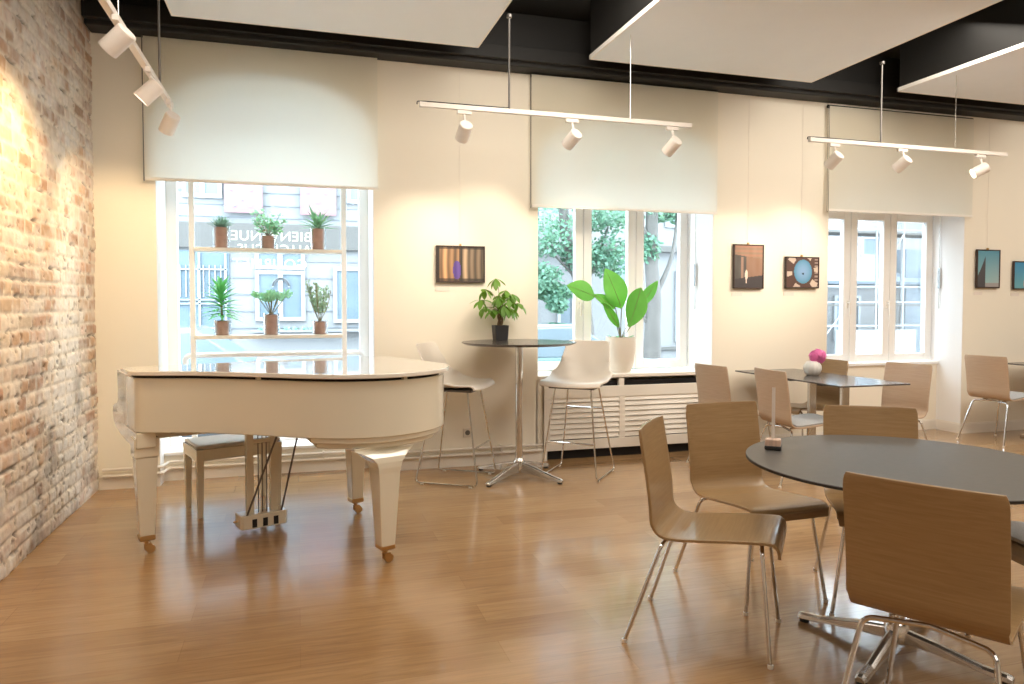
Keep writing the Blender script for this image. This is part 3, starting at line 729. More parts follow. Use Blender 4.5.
# dark block painting in the shade of a gap, and underframe
bm = B(); box(bm, .10, .45, -.10, -.03, .672, .694); obj('slot_shade', bm, M['dark'], pn, smooth=False)
bm = B()
tailp = [p for p in cv if p[1] > .62 and p[0] > .4]
tp = [(.50, .70)]+inset([(.5, .5)]+tailp+[(1.5, .5)], sgn*.02)[1:-1]+[(1.48, .5), (.62, .5)]
def shrink(poly, k, c): return [((x-c[0])*k+c[0], (y-c[1])*k+c[1]) for x, y in poly]
tail = [(.66, .62)]+[p for p in cv if p[0] > .60 and p[1] > .6]+[(1.5, .45), (.75, .45)]
c0 = (1.05, .72)
bm = B(); prism(bm, P(shrink(tail, .96, c0)), .665, .70); prism(bm, P(shrink(tail, .88, c0)), .635, .665); obj('tail_moulding', bm, M['lacquer'], pn, bevel=.005)
def cap(bm, u, v, prof, rot=0):
    rs = []
    for h, z, *q in prof: rs.append([(u+h*a, -(v-(q[0] if q else 0))+h*b*(q[1] if q else 1), z) for a, b in ((-1,-1),(1,-1),(1,1),(-1,1))])
    rings(bm, rs)
def pleg(u, v, ztop, flare):
    bm = B()
    pr = [(.037, .10), (.056, .54), (.054, .55), (.063, .555), (.063, ztop)]
    if flare: pr = [(.040, .10), (.062, .50), (.066, .53), (.076, .56, .01, 1), (.10, .588, .03, .9), (.135, .61, .07, .8), (.175, .625, .12, .7), (.175, .64, .12, .7)]
    cap(bm, u, v, pr); l = obj('leg', bm, M['lacquer'], pn, bevel=.004, smooth=False)
    bm = B(); cap(bm, u, v, [(.030, .078), (.040, .084), (.040, .108), (.034, .112)]); lathe(bm, [(.010, .05), (.013, .08)], 12, (u, -v, 0)); obj('ferrule', bm, M['brass'], l)
    bm = B()
    rs = [[(u+.02+.024*math.cos(2*PI*k/20), -v+s, .025+.024*math.sin(2*PI*k/20)) for k in range(20)] for s in (-.011, .011)]
    rings(bm, rs); box(bm, u-.010, u+.026, -v-.017, -v-.013, .02, .058); box(bm, u-.010, u+.026, -v+.013, -v+.017, .02, .058); box(bm, u-.012, u+.018, -v-.017, -v+.017, .052, .058)
    obj('castor', bm, M['brass'], l)
pleg(-.025, .05, .66, False); pleg(1.245, .03, .66, False); pleg(.985, .985, .66, True)
# lyre
ly = []
for u in (.555, .70):
    bm = B(); cap(bm, u, 0.02, [(.021, .10), (.021, .66)]); obj('lyre_post', bm, M['lacquer'], pn, smooth=False, bevel=.003)
bm = B()
prism(bm, [(.50, -.08), (.755, -.08), (.77, -.06), (.77, .05), (.485, .05), (.485, -.06)], .035, .12); lb = obj('pedal_box', bm, M['lacquer'], pn, smooth=False, bevel=.006)
for u in (.565, .63, .695):
    bm = B(); box(bm, u-.014, u+.014, -.083, -.07, .045, .095); obj('pedal_slot_shade', bm, M['dark'], lb, smooth=False)  # dark block, paints the shade of a pedal opening
    bm = B(); prism(bm, [(u-.012, .05), (u+.012, .05), (u+.02, .16), (u, .18), (u-.02, .16)], .055, .065); obj('pedal', bm, M['brass'], lb, smooth=False, bevel=.002)
for u in (.605, .63, .655):
    bm = B(); tube(bm, [(u, -.03, .12), (u, -.03, .66)], .0035, 6); obj('pedal_rod', bm, M['darkmetal'], pn)
for a, b in (((.525, -.06, .115), (.66, -.30, .70)), ((.735, -.06, .115), (.775, -.30, .70))):
    bm = B(); tube(bm, [a, b], .006, 8); obj('lyre_brace', bm, M['darkmetal'], pn)
bm = B(); box(bm, .54, .72, -.04, -.005, .55, .575); obj('lyre_crossbar', bm, M['lacquer'], pn, smooth=False, bevel=.003)
bm = B(); tube(bm, [(.49, -.0, .075), (.462, -.0, .075)], .006, 8); obj('lyre_pin', bm, M['brass'], pn)
# bench
bn = thing('piano_bench', 'white piano bench with pale padded seat tucked behind the piano', 'bench', (-.817+.64*math.cos(math.radians(20))-.645*math.sin(math.radians(20)), 4.489+.64*math.sin(math.radians(20))+.645*math.cos(math.radians(20)), 0), 20)
for sx in (-1, 1):
    for sy in (-1, 1):
        bm = B(); x, y = sx*.255, sy*.165; rings(bm, [[(x+a*h, y+b*h, z) for a, b in ((-1,-1),(1,-1),(1,1),(-1,1))] for h, z in ((.016, 0), (.024, .40), (.026, .45))]); obj('leg', bm, M['lacquer'], bn, smooth=False, bevel=.003)
bm = B()
for a in ((-.28, .28, -.185, -.165), (-.28, .28, .165, .185), (-.28, -.26, -.165, .165), (.26, .28, -.165, .165)): box(bm, *a, .375, .45)
obj('apron', bm, M['lacquer'], bn, smooth=False, bevel=.003)
bm = B(); box(bm, -.275, .275, -.18, .18, .451, .478); obj('cushion', bm, mat('cream_cushion', (.62, .60, .57), .6, noise=(25, .15, (1, 1, 1))), bn, bevel=.015)

# ------------------------------------------------------------------ chairs
PROF = spl([(.252, .418), (.250, .445), (.238, .465), (.21, .474), (.10, .467), (-.06, .451), (-.16, .444), (-.215, .458), (-.246, .50), (-.256, .58), (-.275, .70), (-.298, .82), (-.310, .885)], 4)
def shell_mesh():
    bm = B(); m = 14; R = []; n = len(PROF)
    for i, (x, z) in enumerate(PROF):
        f = i/(n-1); w = .216 if f > .62 else .210
        if f < .1: w = .200+.006*f/.1
        if f > .93: w -= .010*((f-.93)/.07)**2
        if .52 < f < .66: w = .212
        row = []
        for k in range(m+1):
            t = -1+2*k/m
            dx = .018*t*t*max(0, (f-.55)/.45) if f > .55 else 0
            dz = -.006*(1-t*t) if .1 < f < .5 else 0
            row.append(bm.verts.new((x+dx, t*w, z+dz)))
        R.append(row)
    for a, b in zip(R, R[1:]):
        for k in range(m): bm.faces.new((a[k], a[k+1], b[k+1], b[k]))
    return bm
def make_chair(wood, pad, label):
    t = thing('dining_chair', label, 'chair', (0,0,0), 0, 'wooden shell chairs around the tables')
    o = obj('seat_shell', shell_mesh(), wood, t, solid=.011, angle=60); b = o.modifiers.new('b', 'BEVEL'); b.width = .002; b.segments = 2; b.limit_method = 'ANGLE'
    r = .0085
    for s in (-1, 1):
        bm = B(); tube(bm, bend([(.225, s*.222, .008), (.185, s*.165, .435), (.175, .0, .447)], .035), r, 10); l = obj('leg', bm, M['chrome'], t)
        bm = B(); lathe(bm, [(.0105, 0), (.011, .014)], 12, (.226, s*.223, 0)); obj('glide', bm, M['whiteplastic'], l)
        bm = B(); tube(bm, bend([(-.345, s*.236, .008), (-.205, s*.178, .414), (-.165, .0, .424)], .035), r, 10); l = obj('leg', bm, M['chrome'], t)
        bm = B(); lathe(bm, [(.0105, 0), (.011, .014)], 12, (-.346, s*.237, 0)); obj('glide', bm, M['whiteplastic'], l)
    for s in (-1, 1):
        bm = B(); tube(bm, [(-.167, s*.10, .424), (.177, s*.10, .447)], .008, 8); obj('seat_rail', bm, M['chrome'], t)
    if pad:
        bm = B(); m = 8; seg = [p for p in PROF if -.19 < p[0] < .225 and p[1] < .48]
        rs = []
        for x, z in seg:
            rs.append([(x, -.19, z+.007), (x, .19, z+.007), (x, .192, z+.016), (x, .15, z+.021), (x, -.15, z+.021), (x, -.192, z+.016)])
        rings(bm, rs); obj('seat_pad', bm, M['pad'], t)
    return t
def cpos(mx, my, a, back=False):
    return (mx, my, 0)
c1 = make_chair(M['oak'], False, 'wooden shell chair standing free at the left of the round table, seen from the side')
c1.location = (1.705, 2.648, 0); c1.rotation_euler = (0, 0, math.radians(-40.5))
dup(c1, (2.14, 3.005, 0), -88, 'wooden shell chair behind the left edge of the round table, facing us')
dup(c1, (2.60, 2.715, 0), -124, 'wooden shell chair at the far side of the round table, half hidden')
dup(c1, (1.975, 1.79, 0), 30, 'wooden shell chair nearest the camera with its broad back turned to us')
cp = make_chair(M['oak'], True, 'wooden shell chair with grey pad at the right edge, mostly cut off')
cp.location = (2.90, 2.12, 0); cp.rotation_euler = (0, 0, math.radians(165))
c6 = make_chair(M['oakpale'], False, 'pale wooden chair at the rectangular table nearest the radiator cover')
c6.location = (3.67, 5.44, 0); c6.rotation_euler = (0, 0, math.radians(6))
c7 = make_chair(M['oakpale'], True, 'pale wooden chair with grey pad pulled up to the near left of the rectangular table')
c7.location = (3.875, 4.865, 0); c7.rotation_euler = (0, 0, math.radians(-3))
dup(c1, (4.50, 5.60, 0), 184, 'golden wooden chair behind the pink peony at the rectangular table')
dup(c6, (4.82, 4.98, 0), 190, 'pale wooden chair at the right end of the rectangular table, before the right window recess')
dup(c7, (6.93, 5.62, 0), 6, 'pale wooden chair with grey pad at the far right table by the wall')

# ------------------------------------------------------------------ tables
def star_base(t, rr, a0, hub, col_r, ztop, n=4, clen=None):
    for k in range(n):
        a = math.radians(a0)+k*2*PI/n; d = Vector((math.cos(a), math.sin(a), 0)); s = Vector((-d.y, d.x, 0))
        bm = B(); rs = []
        for q, w, z0, z1 in ((.02, .026, .045, hub), (.35, .024, .040, hub*.8), (.75, .022, .022, hub*.45), (.95, .023, .014, .040), (1, .020, .014, .034)):
            c = d*rr*q; rs.append([tuple(c-s*w+Vector((0,0,z0))), tuple(c+s*w+Vector((0,0,z0))), tuple(c+s*w*.8+Vector((0,0,z1-.008))), tuple(c+s*w*.35+Vector((0,0,z1))), tuple(c-s*w*.35+Vector((0,0,z1))), tuple(c-s*w*.8+Vector((0,0,z1-.008)))])
        rings(bm, rs); l = obj('leg', bm, M['alu'], t, bevel=.003, smooth=False)
        bm = B(); lathe(bm, [(.02, 0), (.02, .016)], 12, tuple(d*rr*.94)); obj('foot_glide', bm, M['rubber'], l)
    bm = B(); lathe(bm, [(.045, .04), (.048, hub), (col_r+.008, hub+.02), (col_r, hub+.03), (col_r, ztop)], 28); obj('column', bm, M['chrome'], t)
rt = thing('round_table', 'large round dark grey table with star base in the right foreground', 'table', (2.315, 2.315, 0))
R = .588
bm = B(); lathe(bm, [(.001, .7645), (R-.004, .7645), (R, .7655), (R, .7685), (R-.002, .770), (.001, .770)], 96, cap=False); tt = obj('tabletop', bm, M['tabletop'], rt, angle=20)
bm = B(); lathe(bm, [(R+.0005, .7672), (R+.0005, .758), (R-.01, .757), (R-.01, .7672)], 96, cap=False); obj('table_edge', bm, M['tableedge'], rt)
star_base(rt, .40, 28, .10, .028, .755)
bm = B(); box(bm, -.20, .20, -.02, .02, .735, .757); box(bm, -.02, .02, -.20, .20, .735, .757); obj('top_bracket', bm, M['rubber'], rt, smooth=False)
bt = thing('bar_table', 'high round bar table with dark top and chrome column between two white stools', 'table', (1.715, 5.56, 0))
R = .463
bm = B(); lathe(bm, [(.001, 1.078), (R-.03, 1.078), (R, 1.092), (R, 1.096), (R-.003, 1.098), (.001, 1.098)], 72, cap=False); obj('tabletop', bm, M['tableglass'], bt, angle=20)
star_base(bt, .42, 37, .13, .030, 1.078)
t2 = thing('rectangular_table', 'long rectangular dark topped table with the pink peony vase', 'table', (4.34, 5.28, 0))
bm = B(); prism(bm, [(-.335, -.70), (.335, -.70), (.335, .70), (-.335, .70)], .758, .770); obj('tabletop', bm, M['tableglass'], t2, smooth=False, bevel=.002)
def twocol(t, ys):
    for y in ys:
        bm = B(); box(bm, -.035, .035, y-.02, y+.02, .03, .735); l = obj('leg', bm, M['alu'], t, smooth=False, bevel=.006)
        bm = B(); box(bm, -.30, .30, y-.028, y+.028, 0, .03); obj('foot_bar', bm, M['alu'], l, smooth=False, bevel=.006)
        bm = B(); box(bm, -.25, .25, y-.03, y+.03, .735, .757); obj('top_bracket', bm, M['rubber'], l, smooth=False)
twocol(t2, (-.36, .035))
t3 = thing('rectangular_table', 'dark topped table partly visible at the far right edge by the wall', 'table', (7.62, 5.30, 0))
bm = B(); prism(bm, [(-.335, -.645), (.335, -.645), (.335, .645), (-.335, .645)], .758, .770); obj('tabletop', bm, M['tableglass'], t3, smooth=False, bevel=.002)
twocol(t3, (-.42, .42))

# peony vase
vs = thing('flower_vase', 'round white ribbed vase standing on the rectangular table', 'vase', (4.395, 5.38, .77))
bm = B(); seg = 48; rs = []
for r, z in ((.040, 0), (.062, .016), (.076, .05), (.074, .085), (.058, .112), (.045, .125), (.040, .125)):
    rs.append([((r*(1+.035*math.cos(12*2*PI*k/seg)))*math.cos(2*PI*k/seg), (r*(1+.035*math.cos(12*2*PI*k/seg)))*math.sin(2*PI*k/seg), z) for k in range(seg)])
rings(bm, rs); obj('vase_body', bm, M['vase'], vs)
pe = thing('peony_flower', 'bright pink peony bloom standing in the white vase', 'flower', (4.435, 5.375, .868))
bm = B()
for i in range(170):
    f = i/170; e = math.acos(1-1.75*f); a = i*2.399
    d = Vector((math.sin(e)*math.cos(a), math.sin(e)*math.sin(a), math.cos(e))); c = Vector((.01, 0, .065))
    up = d.orthogonal().normalized(); up.rotate(Matrix.Rotation(rnd(0, 6.28), 3, d))
    R0 = .060+.014*rnd(-1, 1); p_ = c+d*R0; leaf(bm, p_-up*.028, p_+up*.028, .055, d, .18, -.12, 4, .6)
obj('petals', bm, M['peony'], pe, recalc=False)
bm = B(); tube(bm, [(-.02, 0, -.08), (0, 0, .0), (.01, 0, .06)], .004, 6); obj('stem', bm, M['stem'], pe)
# block with metal strip on the round table
tg = thing('card_holder', 'small block with a slim upright metal strip on the left edge of the round table', 'card holder', (1.975, 2.66, .77), -40)
bm = B(); box(bm, -.032, .032, -.024, .024, .014, .048); obj('block', bm, mat('pale_block', (.62, .45, .36), .5, noise=(60, .5, (1, 1, .2))), tg, bevel=.005)
bm = B(); box(bm, -.034, .034, -.026, .026, 0, .02); obj('black_base', bm, M['rubber'], tg, bevel=.006)
bm = B(); box(bm, -.007, .007, .0, .004, .045, .27); obj('metal_strip', bm, M['lamp'], tg, smooth=False)

# ------------------------------------------------------------------ bar stools
def make_stool(label):
    t = thing('bar_stool', label, 'stool', (0,0,0), 0, 'white bar stools at the high table')
    prof = spl([(.235, .735), (.225, .757), (.19, .766), (.06, .752), (-.08, .745), (-.165, .762), (-.215, .815), (-.245, .90), (-.268, 1.00), (-.285, 1.09)], 4)
    bm = B(); n = len(prof); m = 16; R = []
    for i, (x, z) in enumerate(prof):
        f = i/(n-1)
        w = .250+.015*math.sin(min(1, f/.5)*PI*.5) if f < .5 else .265-.080*((f-.5)/.5)**.85
        lift = .075*math.exp(-((f-.52)/.16)**2)+.012; fwd = .10*math.exp(-((f-.66)/.18)**2)+.02*(f > .8)
        row = []
        for k in range(m+1):
            s = -1+2*k/m; a = abs(s)
            row.append(bm.verts.new((x+fwd*a**2.2, s*w, z+lift*a**2.5-(.018*a**6 if f > .95 else 0))))
        R.append(row)
    for a, b in zip(R, R[1:]):
        for k in range(m): bm.faces.new((a[k], a[k+1], b[k+1], b[k]))
    o = obj('seat_shell', bm, M['stoolshell'], t, solid=.016, angle=70); b = o.modifiers.new('b', 'BEVEL'); b.width = .005; b.segments = 3; b.limit_method = 'ANGLE'
    bm = B(); prism(bm, [(-.14, -.17), (.19, -.19), (.19, .19), (-.14, .17)], .722, .738); obj('seat_plate', bm, M['darkmetal'], t, smooth=False)
    for s in (-1, 1):
        bm = B(); tube(bm, bend([(.145, s*.15, .73), (.255, s*.235, .012), (-.255, s*.235, .012), (-.13, s*.13, .73)], .035), .007, 10); l = obj('sled_frame', bm, M['chrome'], t)
        for x in (-.2, .2):
            bm = B(); tube(bm, [(x-.012, s*.235, .006), (x+.012, s*.235, .006)], .009, 8); obj('glide', bm, M['whiteplastic'], l)
    bm = B(); tube(bm, [(.212, -.202, .29), (.212, .202, .29)], .007, 8); obj('foot_rest', bm, M['chrome'], t)
    bm = B(); tube(bm, [(-.165, -.155, .53), (-.165, .155, .53)], .006, 8); obj('cross_bar', bm, M['chrome'], t)
    return t
s1 = make_stool('white bar stool left of the high table, partly hidden by the piano'); s1.location = (1.215, 5.625, 0); s1.rotation_euler = (0, 0, math.radians(-33))
dup(s1, (2.215, 5.52, 0), -130, 'white bar stool right of the high table, facing the camera before the radiator cover')

# ------------------------------------------------------------------ plants indoors
p = thing('money_tree', 'small green money tree in a black square pot on the bar table', 'plant', (1.648, 5.88, 1.098))
bm = B(); rings(bm, [[(a*h, b*h, z) for a, b in ((-1,-1),(1,-1),(1,1),(-1,1))] for h, z in ((.052, 0), (.060, .125), (.054, .125), (.052, .110))]); obj('pot', bm, M['blackpot'], p, bevel=.006, smooth=False)
bm = B()
for k in range(3):
    tube(bm, [(.016*math.cos(2.1*k+z*28), .016*math.sin(2.1*k+z*28), .10+z) for z in [i*.012 for i in range(13)]], .011, 8)
obj('braided_trunk', bm, M['trunk'], p)
bm = B(); st = B()
random.seed(21)
heads = [(-.04, 0, .50, -.06), (-.13, .02, .41, 0), (-.17, -.03, .32, 0), (-.12, .05, .26, 0), (.05, 0, .40, 0), (.12, .03, .37, 0), (.15, -.04, .29, 0), (.05, -.08, .33, 0), (-.03, -.06, .34, 0), (.02, .08, .36, 0), (.11, .07, .25, 0), (.06, -.05, .24, 0), (-.07, -.02, .24, 0), (.0, -.10, .27, 0), (.09, -.02, .31, 0)]
for hx, hy, hz, _ in heads:
    b = Vector((0, 0, .23)); tip = Vector((hx, hy, hz+.02)); tube(st, bend([b, (hx*.4, hy*.4, .23+(hz-.2)*.75), tip], .05), .0025, 5)
    for j in range(6):
        a = j*2*PI/6+rnd(0, .6); d = Vector((math.cos(a), math.sin(a), rnd(-1.3, .1)))
        L = rnd(.085, .12); leaf(bm, tip, tip+d.normalized()*L, .044, (0, 0, 1), .28, .12, 6, .58)
obj('foliage', bm, M['leaf'], p, recalc=False); obj('leaf_stalk', st, M['stem'], p)

p = thing('leafy_pot_plant', 'big leafed green plant in a tall white pot on the middle window sill', 'plant', (2.93, 6.24, .762))
bm = B(); lathe(bm, [(.001, 0), (.088, 0), (.100, .012), (.128, .10), (.142, .20), (.143, .27), (.138, .33), (.128, .33), (.124, .30)], 40, cap=False); lathe(bm, [(.125, .30), (.001, .31)], 40, cap=False); obj('pot', bm, M['ceramic'], p)
bm = B(); lathe(bm, [(.122, .302), (.06, .312), (.002, .315)], 24); obj('soil', bm, M['soil'], p)
bm = B(); st = B(); O = Vector((2.93, 6.24, .762))
def bl(base, tip, w, nrm, root=(0, 0, .31), sag=.08, bmx=None, via=None):
    b, t_ = Vector(base)-O, Vector(tip)-O
    r0 = Vector(root); mid = Vector(via)-O if via else (r0+b)*.5+Vector((0, 0, .03)); tube(st, bend([r0, mid, b], .08), .0045, 6)
    leaf(bm, b, t_, w, nrm, sag, .16, 10, .46)
    dd = t_-b; nv = Vector(nrm).normalized(); sv = dd.normalized().cross(nv).normalized(); nn = sv.cross(dd.normalized())
    tube(st, [b+dd*q+nn*(-sag*dd.length*q*q+.003) for q in (0, .2, .4, .6, .8, .95)], .0028, 5, r1=.001)
bl((2.92, 6.20, 1.36), (2.765, 6.18, 1.735), .27, (.15, -1, .25))
bl((3.07, 6.10, 1.555), (2.93, 6.05, 1.19), .24, (.25, -1, .3), sag=.02, via=(3.06, 6.2, 1.35))
bl((2.64, 6.18, 1.47), (2.37, 6.14, 1.585), .21, (-.1, -.9, .5), sag=.12, via=(2.84, 6.2, 1.30))
bl((2.85, 6.18, 1.36), (2.63, 6.14, 1.50), .12, (0, -.9, .5), sag=.1)
bl((2.90, 6.2, 1.18), (2.70, 6.12, 1.42), .09, (-.2, -1, .3), sag=.05)
bl((3.12, 6.24, 1.37), (3.33, 6.25, 1.61), .13, (-.5, -.6, .5), sag=-.1, via=(3.05, 6.24, 1.2))
obj('foliage', bm, M['bigleaf'], p, recalc=False); obj('stem', st, M['stem'], p)
bm = B(); random.seed(4)
for i in range(14):
    a = rnd(0, 2*PI); b = Vector((.09*math.cos(a), .09*math.sin(a), .325)); leaf(bm, b, b+sph(a+rnd(-1, 1), rnd(0, .7))*.05, .03, (0, 0, 1), .1, .1, 4)
obj('ground_cover', bm, M['mint'], p, recalc=False)

# ------------------------------------------------------------------ outside
M['stone'] = mat('facade_stone', (.15, .153, .156), .9, noise=(1.2, .05, (1, 1, 3)))
M['stone2'] = mat('facade_grey_band', (.07, .068, .064), .9, noise=(2, .1, (.3, 1, 4)))
M['bluedoor'] = mat('blue_grey_door', (.062, .095, .12), .6, noise=(6, .2, (1, 1, 1)))
M['shopglass'] = mat('facade_window_glass', (.075, .105, .13), .3, noise=(1.5, .35, (1, 1, 1)))
M['pink'] = mat('pink_board', (.155, .09, .098), .8, noise=(4, .08, (1, 1, 1)))
M['grout'] = mat('joint_grey', (.125, .14, .16), .9, noise=(4, .1, (1, 1, 1)))
M['asphalt'] = mat('street', (.30, .30, .305), .9, noise=(3, .1, (1, 1, 1)))
M['roofm'] = mat('slate_roof', (.10, .125, .15), .7, noise=(3, .15, (1, 4, 1)))
M['scaf'] = mat('scaffold_white', (.20, .21, .22), .5, noise=(5, .05, (1, 1, 1)))
M['carpaint'] = mat('car_paint_green', (.05, .11, .11), .3, .2, coat=1, noise=(3, .05, (1, 1, 1)))
M['carwhite'] = mat('car_paint_silver', (.14, .155, .175), .3, .2, coat=1, noise=(3, .05, (1, 1, 1)))
bm = B(); box(bm, -20, 45, YO+.02, 30, -.35, -.30); struct('ground', bm, M['asphalt'], smooth=False)
bl1 = thing('building', 'pale stone building across the street seen through the plant window', 'building', (0, 16, -.3))
def rect(bm, x0, x1, z0, z1, y0, y1): box(bm, x0, x1, y0, y1, z0+.3, z1+.3)
bm = B(); rect(bm, -9, 4.3, -.3, 9, .0, 1); obj('wall', bm, M['stone'], bl1, smooth=False)
bm = B(); rect(bm, -4.5, 4.3, 2.56, 3.07, -.12, 0); obj('sign_band', bm, M['stone2'], bl1, smooth=False)
bm = B()
for z in (.9, 1.25, 1.6, 1.95, 2.3, 3.2, 3.45, 3.72, 4.0, 4.3): rect(bm, -9, 4.3, z, z+.018, -.02, 0)
obj('stone_joints', bm, M['grout'], bl1, smooth=False)
bm = B(); rect(bm, -2.55, -1.33, -.3, 2.50, -.05, 0); d = obj('entrance_door', bm, M['bluedoor'], bl1, smooth=False)
bm = B()
for x in (-2.45, -1.90, -1.40): rect(bm, x-.02, x+.02, -.3, 2.45, -.1, -.05)
for z in (.2, .9, 1.4, 1.48, 2.1): rect(bm, -2.5, -1.36, z, z+.03, -.1, -.05)
for i in range(9): rect(bm, -2.38+i*.11, -2.36+i*.11, 1.55, 2.2, -.09, -.05)
obj('door_moulding', bm, M['scaf'], d, smooth=False)
def fwin(par, x0, x1, z0, z1, mul=1, name='window'):
    bm = B(); rect(bm, x0, x1, z0, z1, -.03, 0); f = obj(name, bm, M['shopglass'], par, smooth=False)
    bm = B()
    for a in ((x0-.05, x0+.03), (x1-.03, x1+.05)): rect(bm, a[0], a[1], z0-.05, z1+.05, -.07, 0)
    for a in ((z0-.05, z0+.03), (z1-.03, z1+.05)): rect(bm, x0+.03, x1-.03, a[0], a[1], -.07, 0)
    for k in range(mul): x = x0+(x1-x0)*(k+1)/(mul+1); rect(bm, x-.05, x+.05, z0+.03, z1-.03, -.07, 0)
    obj('window_surround', bm, M['scaf'], f, smooth=False)
fwin(bl1, -.78, .12, 1.10, 2.06); fwin(bl1, -.78, .12, 2.18, 2.5); fwin(bl1, .80, 1.35, 1.05, 2.15, 0); fwin(bl1, -2.15, -1.5, 3.62, 4.5, 1); fwin(bl1, 2.0, 3.2, 1.1, 2.1); fwin(bl1, -4.6, -3.3, .9, 2.2); fwin(bl1, 1.1, 1.6, 3.62, 4.4, 0)
bm = B()
for k in range(24):
    a = PI*k/23; x, z = -.32+.16*math.cos(a), 1.78+.16*math.sin(a); rect(bm, x-.02, x+.02, z-.02, z+.02, -.09, -.05)
obj('round_sign', bm, M['scaf'], bl1, smooth=False)
for x0, x1 in ((-1.40, -.66), (.09, .82)):
    bm = B(); rect(bm, x0, x1, 3.28, 4.2, -.16, -.12); q = obj('pink_board', bm, M['pink'], bl1, smooth=False)
bm = B()
for x0 in (-1.40, -.66, .09, .82):
    for dx, dz in ((.15, 3.75), (.52, 3.75), (.35, 3.55), (.2, 3.42), (.5, 3.42)):
        x = x0+dx; lathe(bm, [(.001, 0), (.03, 0), (.03, .01), (.001, .01)], 8, (x, 0, 0)) if False else rect(bm, x-.025, x+.025, dz-.02, dz+.02, -.175, -.16)
obj('board_dots', bm, M['grout'], bl1, smooth=False)
bm = B(); rect(bm, -.9, 1.5, .82, .86, -.3, -.02); obj('planter_ledge', bm, M['stone'], bl1, smooth=False)
random.seed(3)
for k in range(7):
    bm = B(); x = -.72+k*.17+.0
    for i in range(16): b = Vector((x, -.2, 1.16)); leaf(bm, b, b+sph(rnd(0, 6.28), rnd(.1, 1.4))*.09, .04, (0, -1, .3), .1, .1, 3)
    tag_ = obj('ledge_tuft', bm, M['bluegreen'], bl1, recalc=False)
bl2 = thing('building', 'pale rendered building behind the street trees seen through the middle window', 'building', (0, 16.5, -.3))
bm = B(); rect(bm, 4.6, 12.2, -.3, 9, .0, 1); obj('wall', bm, M['stone'], bl2, smooth=False)
bm = B(); rect(bm, 4.6, 12.2, 2.72, 2.86, -.2, 0); rect(bm, 4.6, 12.2, .25, .32, -.1, 0); obj('cornice', bm, M['stone2'], bl2, smooth=False)
fwin(bl2, 6.1, 6.45, -.2, 1.65, 0); fwin(bl2, 7.6, 8.0, 1.9, 2.5, 0); fwin(bl2, 9.3, 10.0, .5, 2.2, 1); fwin(bl2, 5.0, 5.6, 3.3, 4.5, 1); fwin(bl2, 9.0, 9.8, 3.4, 4.6, 1)
bl3 = thing('building', 'building site house with slate roof seen through the right window', 'building', (0, 17, -.3))
bm = B(); rect(bm, 12.6, 24, -.3, 2.05, .0, 1); obj('wall', bm, M['stone'], bl3, smooth=False)
bm = B(); rs = [[(x, -.3, 2.35), (x, 1.6, 3.5), (x, 1.7, 3.45), (x, -.3, 2.27)] for x in (12.6, 18)]; rings(bm, rs); obj('roof', bm, M['roofm'], bl3, smooth=False)
fwin(bl3, 14.6, 15.4, .4, 1.6, 1); fwin(bl3, 17.0, 17.8, -.2, 2.0, 1)
bm = B(); rect(bm, 18.2, 18.8, 3.4, 3.8, .2, .3); obj('pink_sign', bm, M['pink'], bl3, smooth=False)
bm = B(); rect(bm, 17.0, 17.6, .3, 3.0, -.1, .4); obj('grey_pillar', bm, M['roofm'], bl3, smooth=False)
bm = B(); rect(bm, 12.6, 30, -.3, 8, 6, 6.4); obj('rear_wall', bm, M['stone'], bl3, smooth=False)
fwin(bl3, 15.5, 16.1, 2.8, 3.3, 0)
sc = thing('scaffolding', 'white tube scaffolding in front of the building site through the right window', 'scaffolding', (0, 15, -.3))
for x in (12.0, 13.3, 14.15, 15.0, 15.75, 16.5, 17.5):
    bm = B(); tube(bm, [(x, 0, 0), (x, 0, 6)], .03, 6); tube(bm, [(x, .8, 0), (x, .8, 6)], .03, 6); obj('pole', bm, M['scaf'], sc)
for z in (1.15, 1.75, 2.15, 3.6, 4.1):
    bm = B(); tube(bm, [(11.5, 0, z), (18, 0, z)], .022, 6); tube(bm, [(11.5, .8, z), (18, .8, z)], .022, 6); obj('ledger', bm, M['scaf'], sc)
for z in (1.65, 3.5):
    bm = B(); box(bm, 11.5, 18, 0, .8, z, z+.05); obj('deck_board', bm, M['stone2'], sc, smooth=False)
for a, b in (((14.15, 2.2), (15, 3.5)), ((15.75, .2), (16.5, 1.7)), ((12, .2), (13.3, 1.7))):
    bm = B(); tube(bm, [(a[0], 0, a[1]), (b[0], 0, b[1])], .02, 6); obj('brace', bm, M['scaf'], sc)
bm = B(); box(bm, 12.9, 15.4, -.05, 0, .0, 1.05); obj('site_hoarding', bm, M['scaf'], sc, smooth=False)

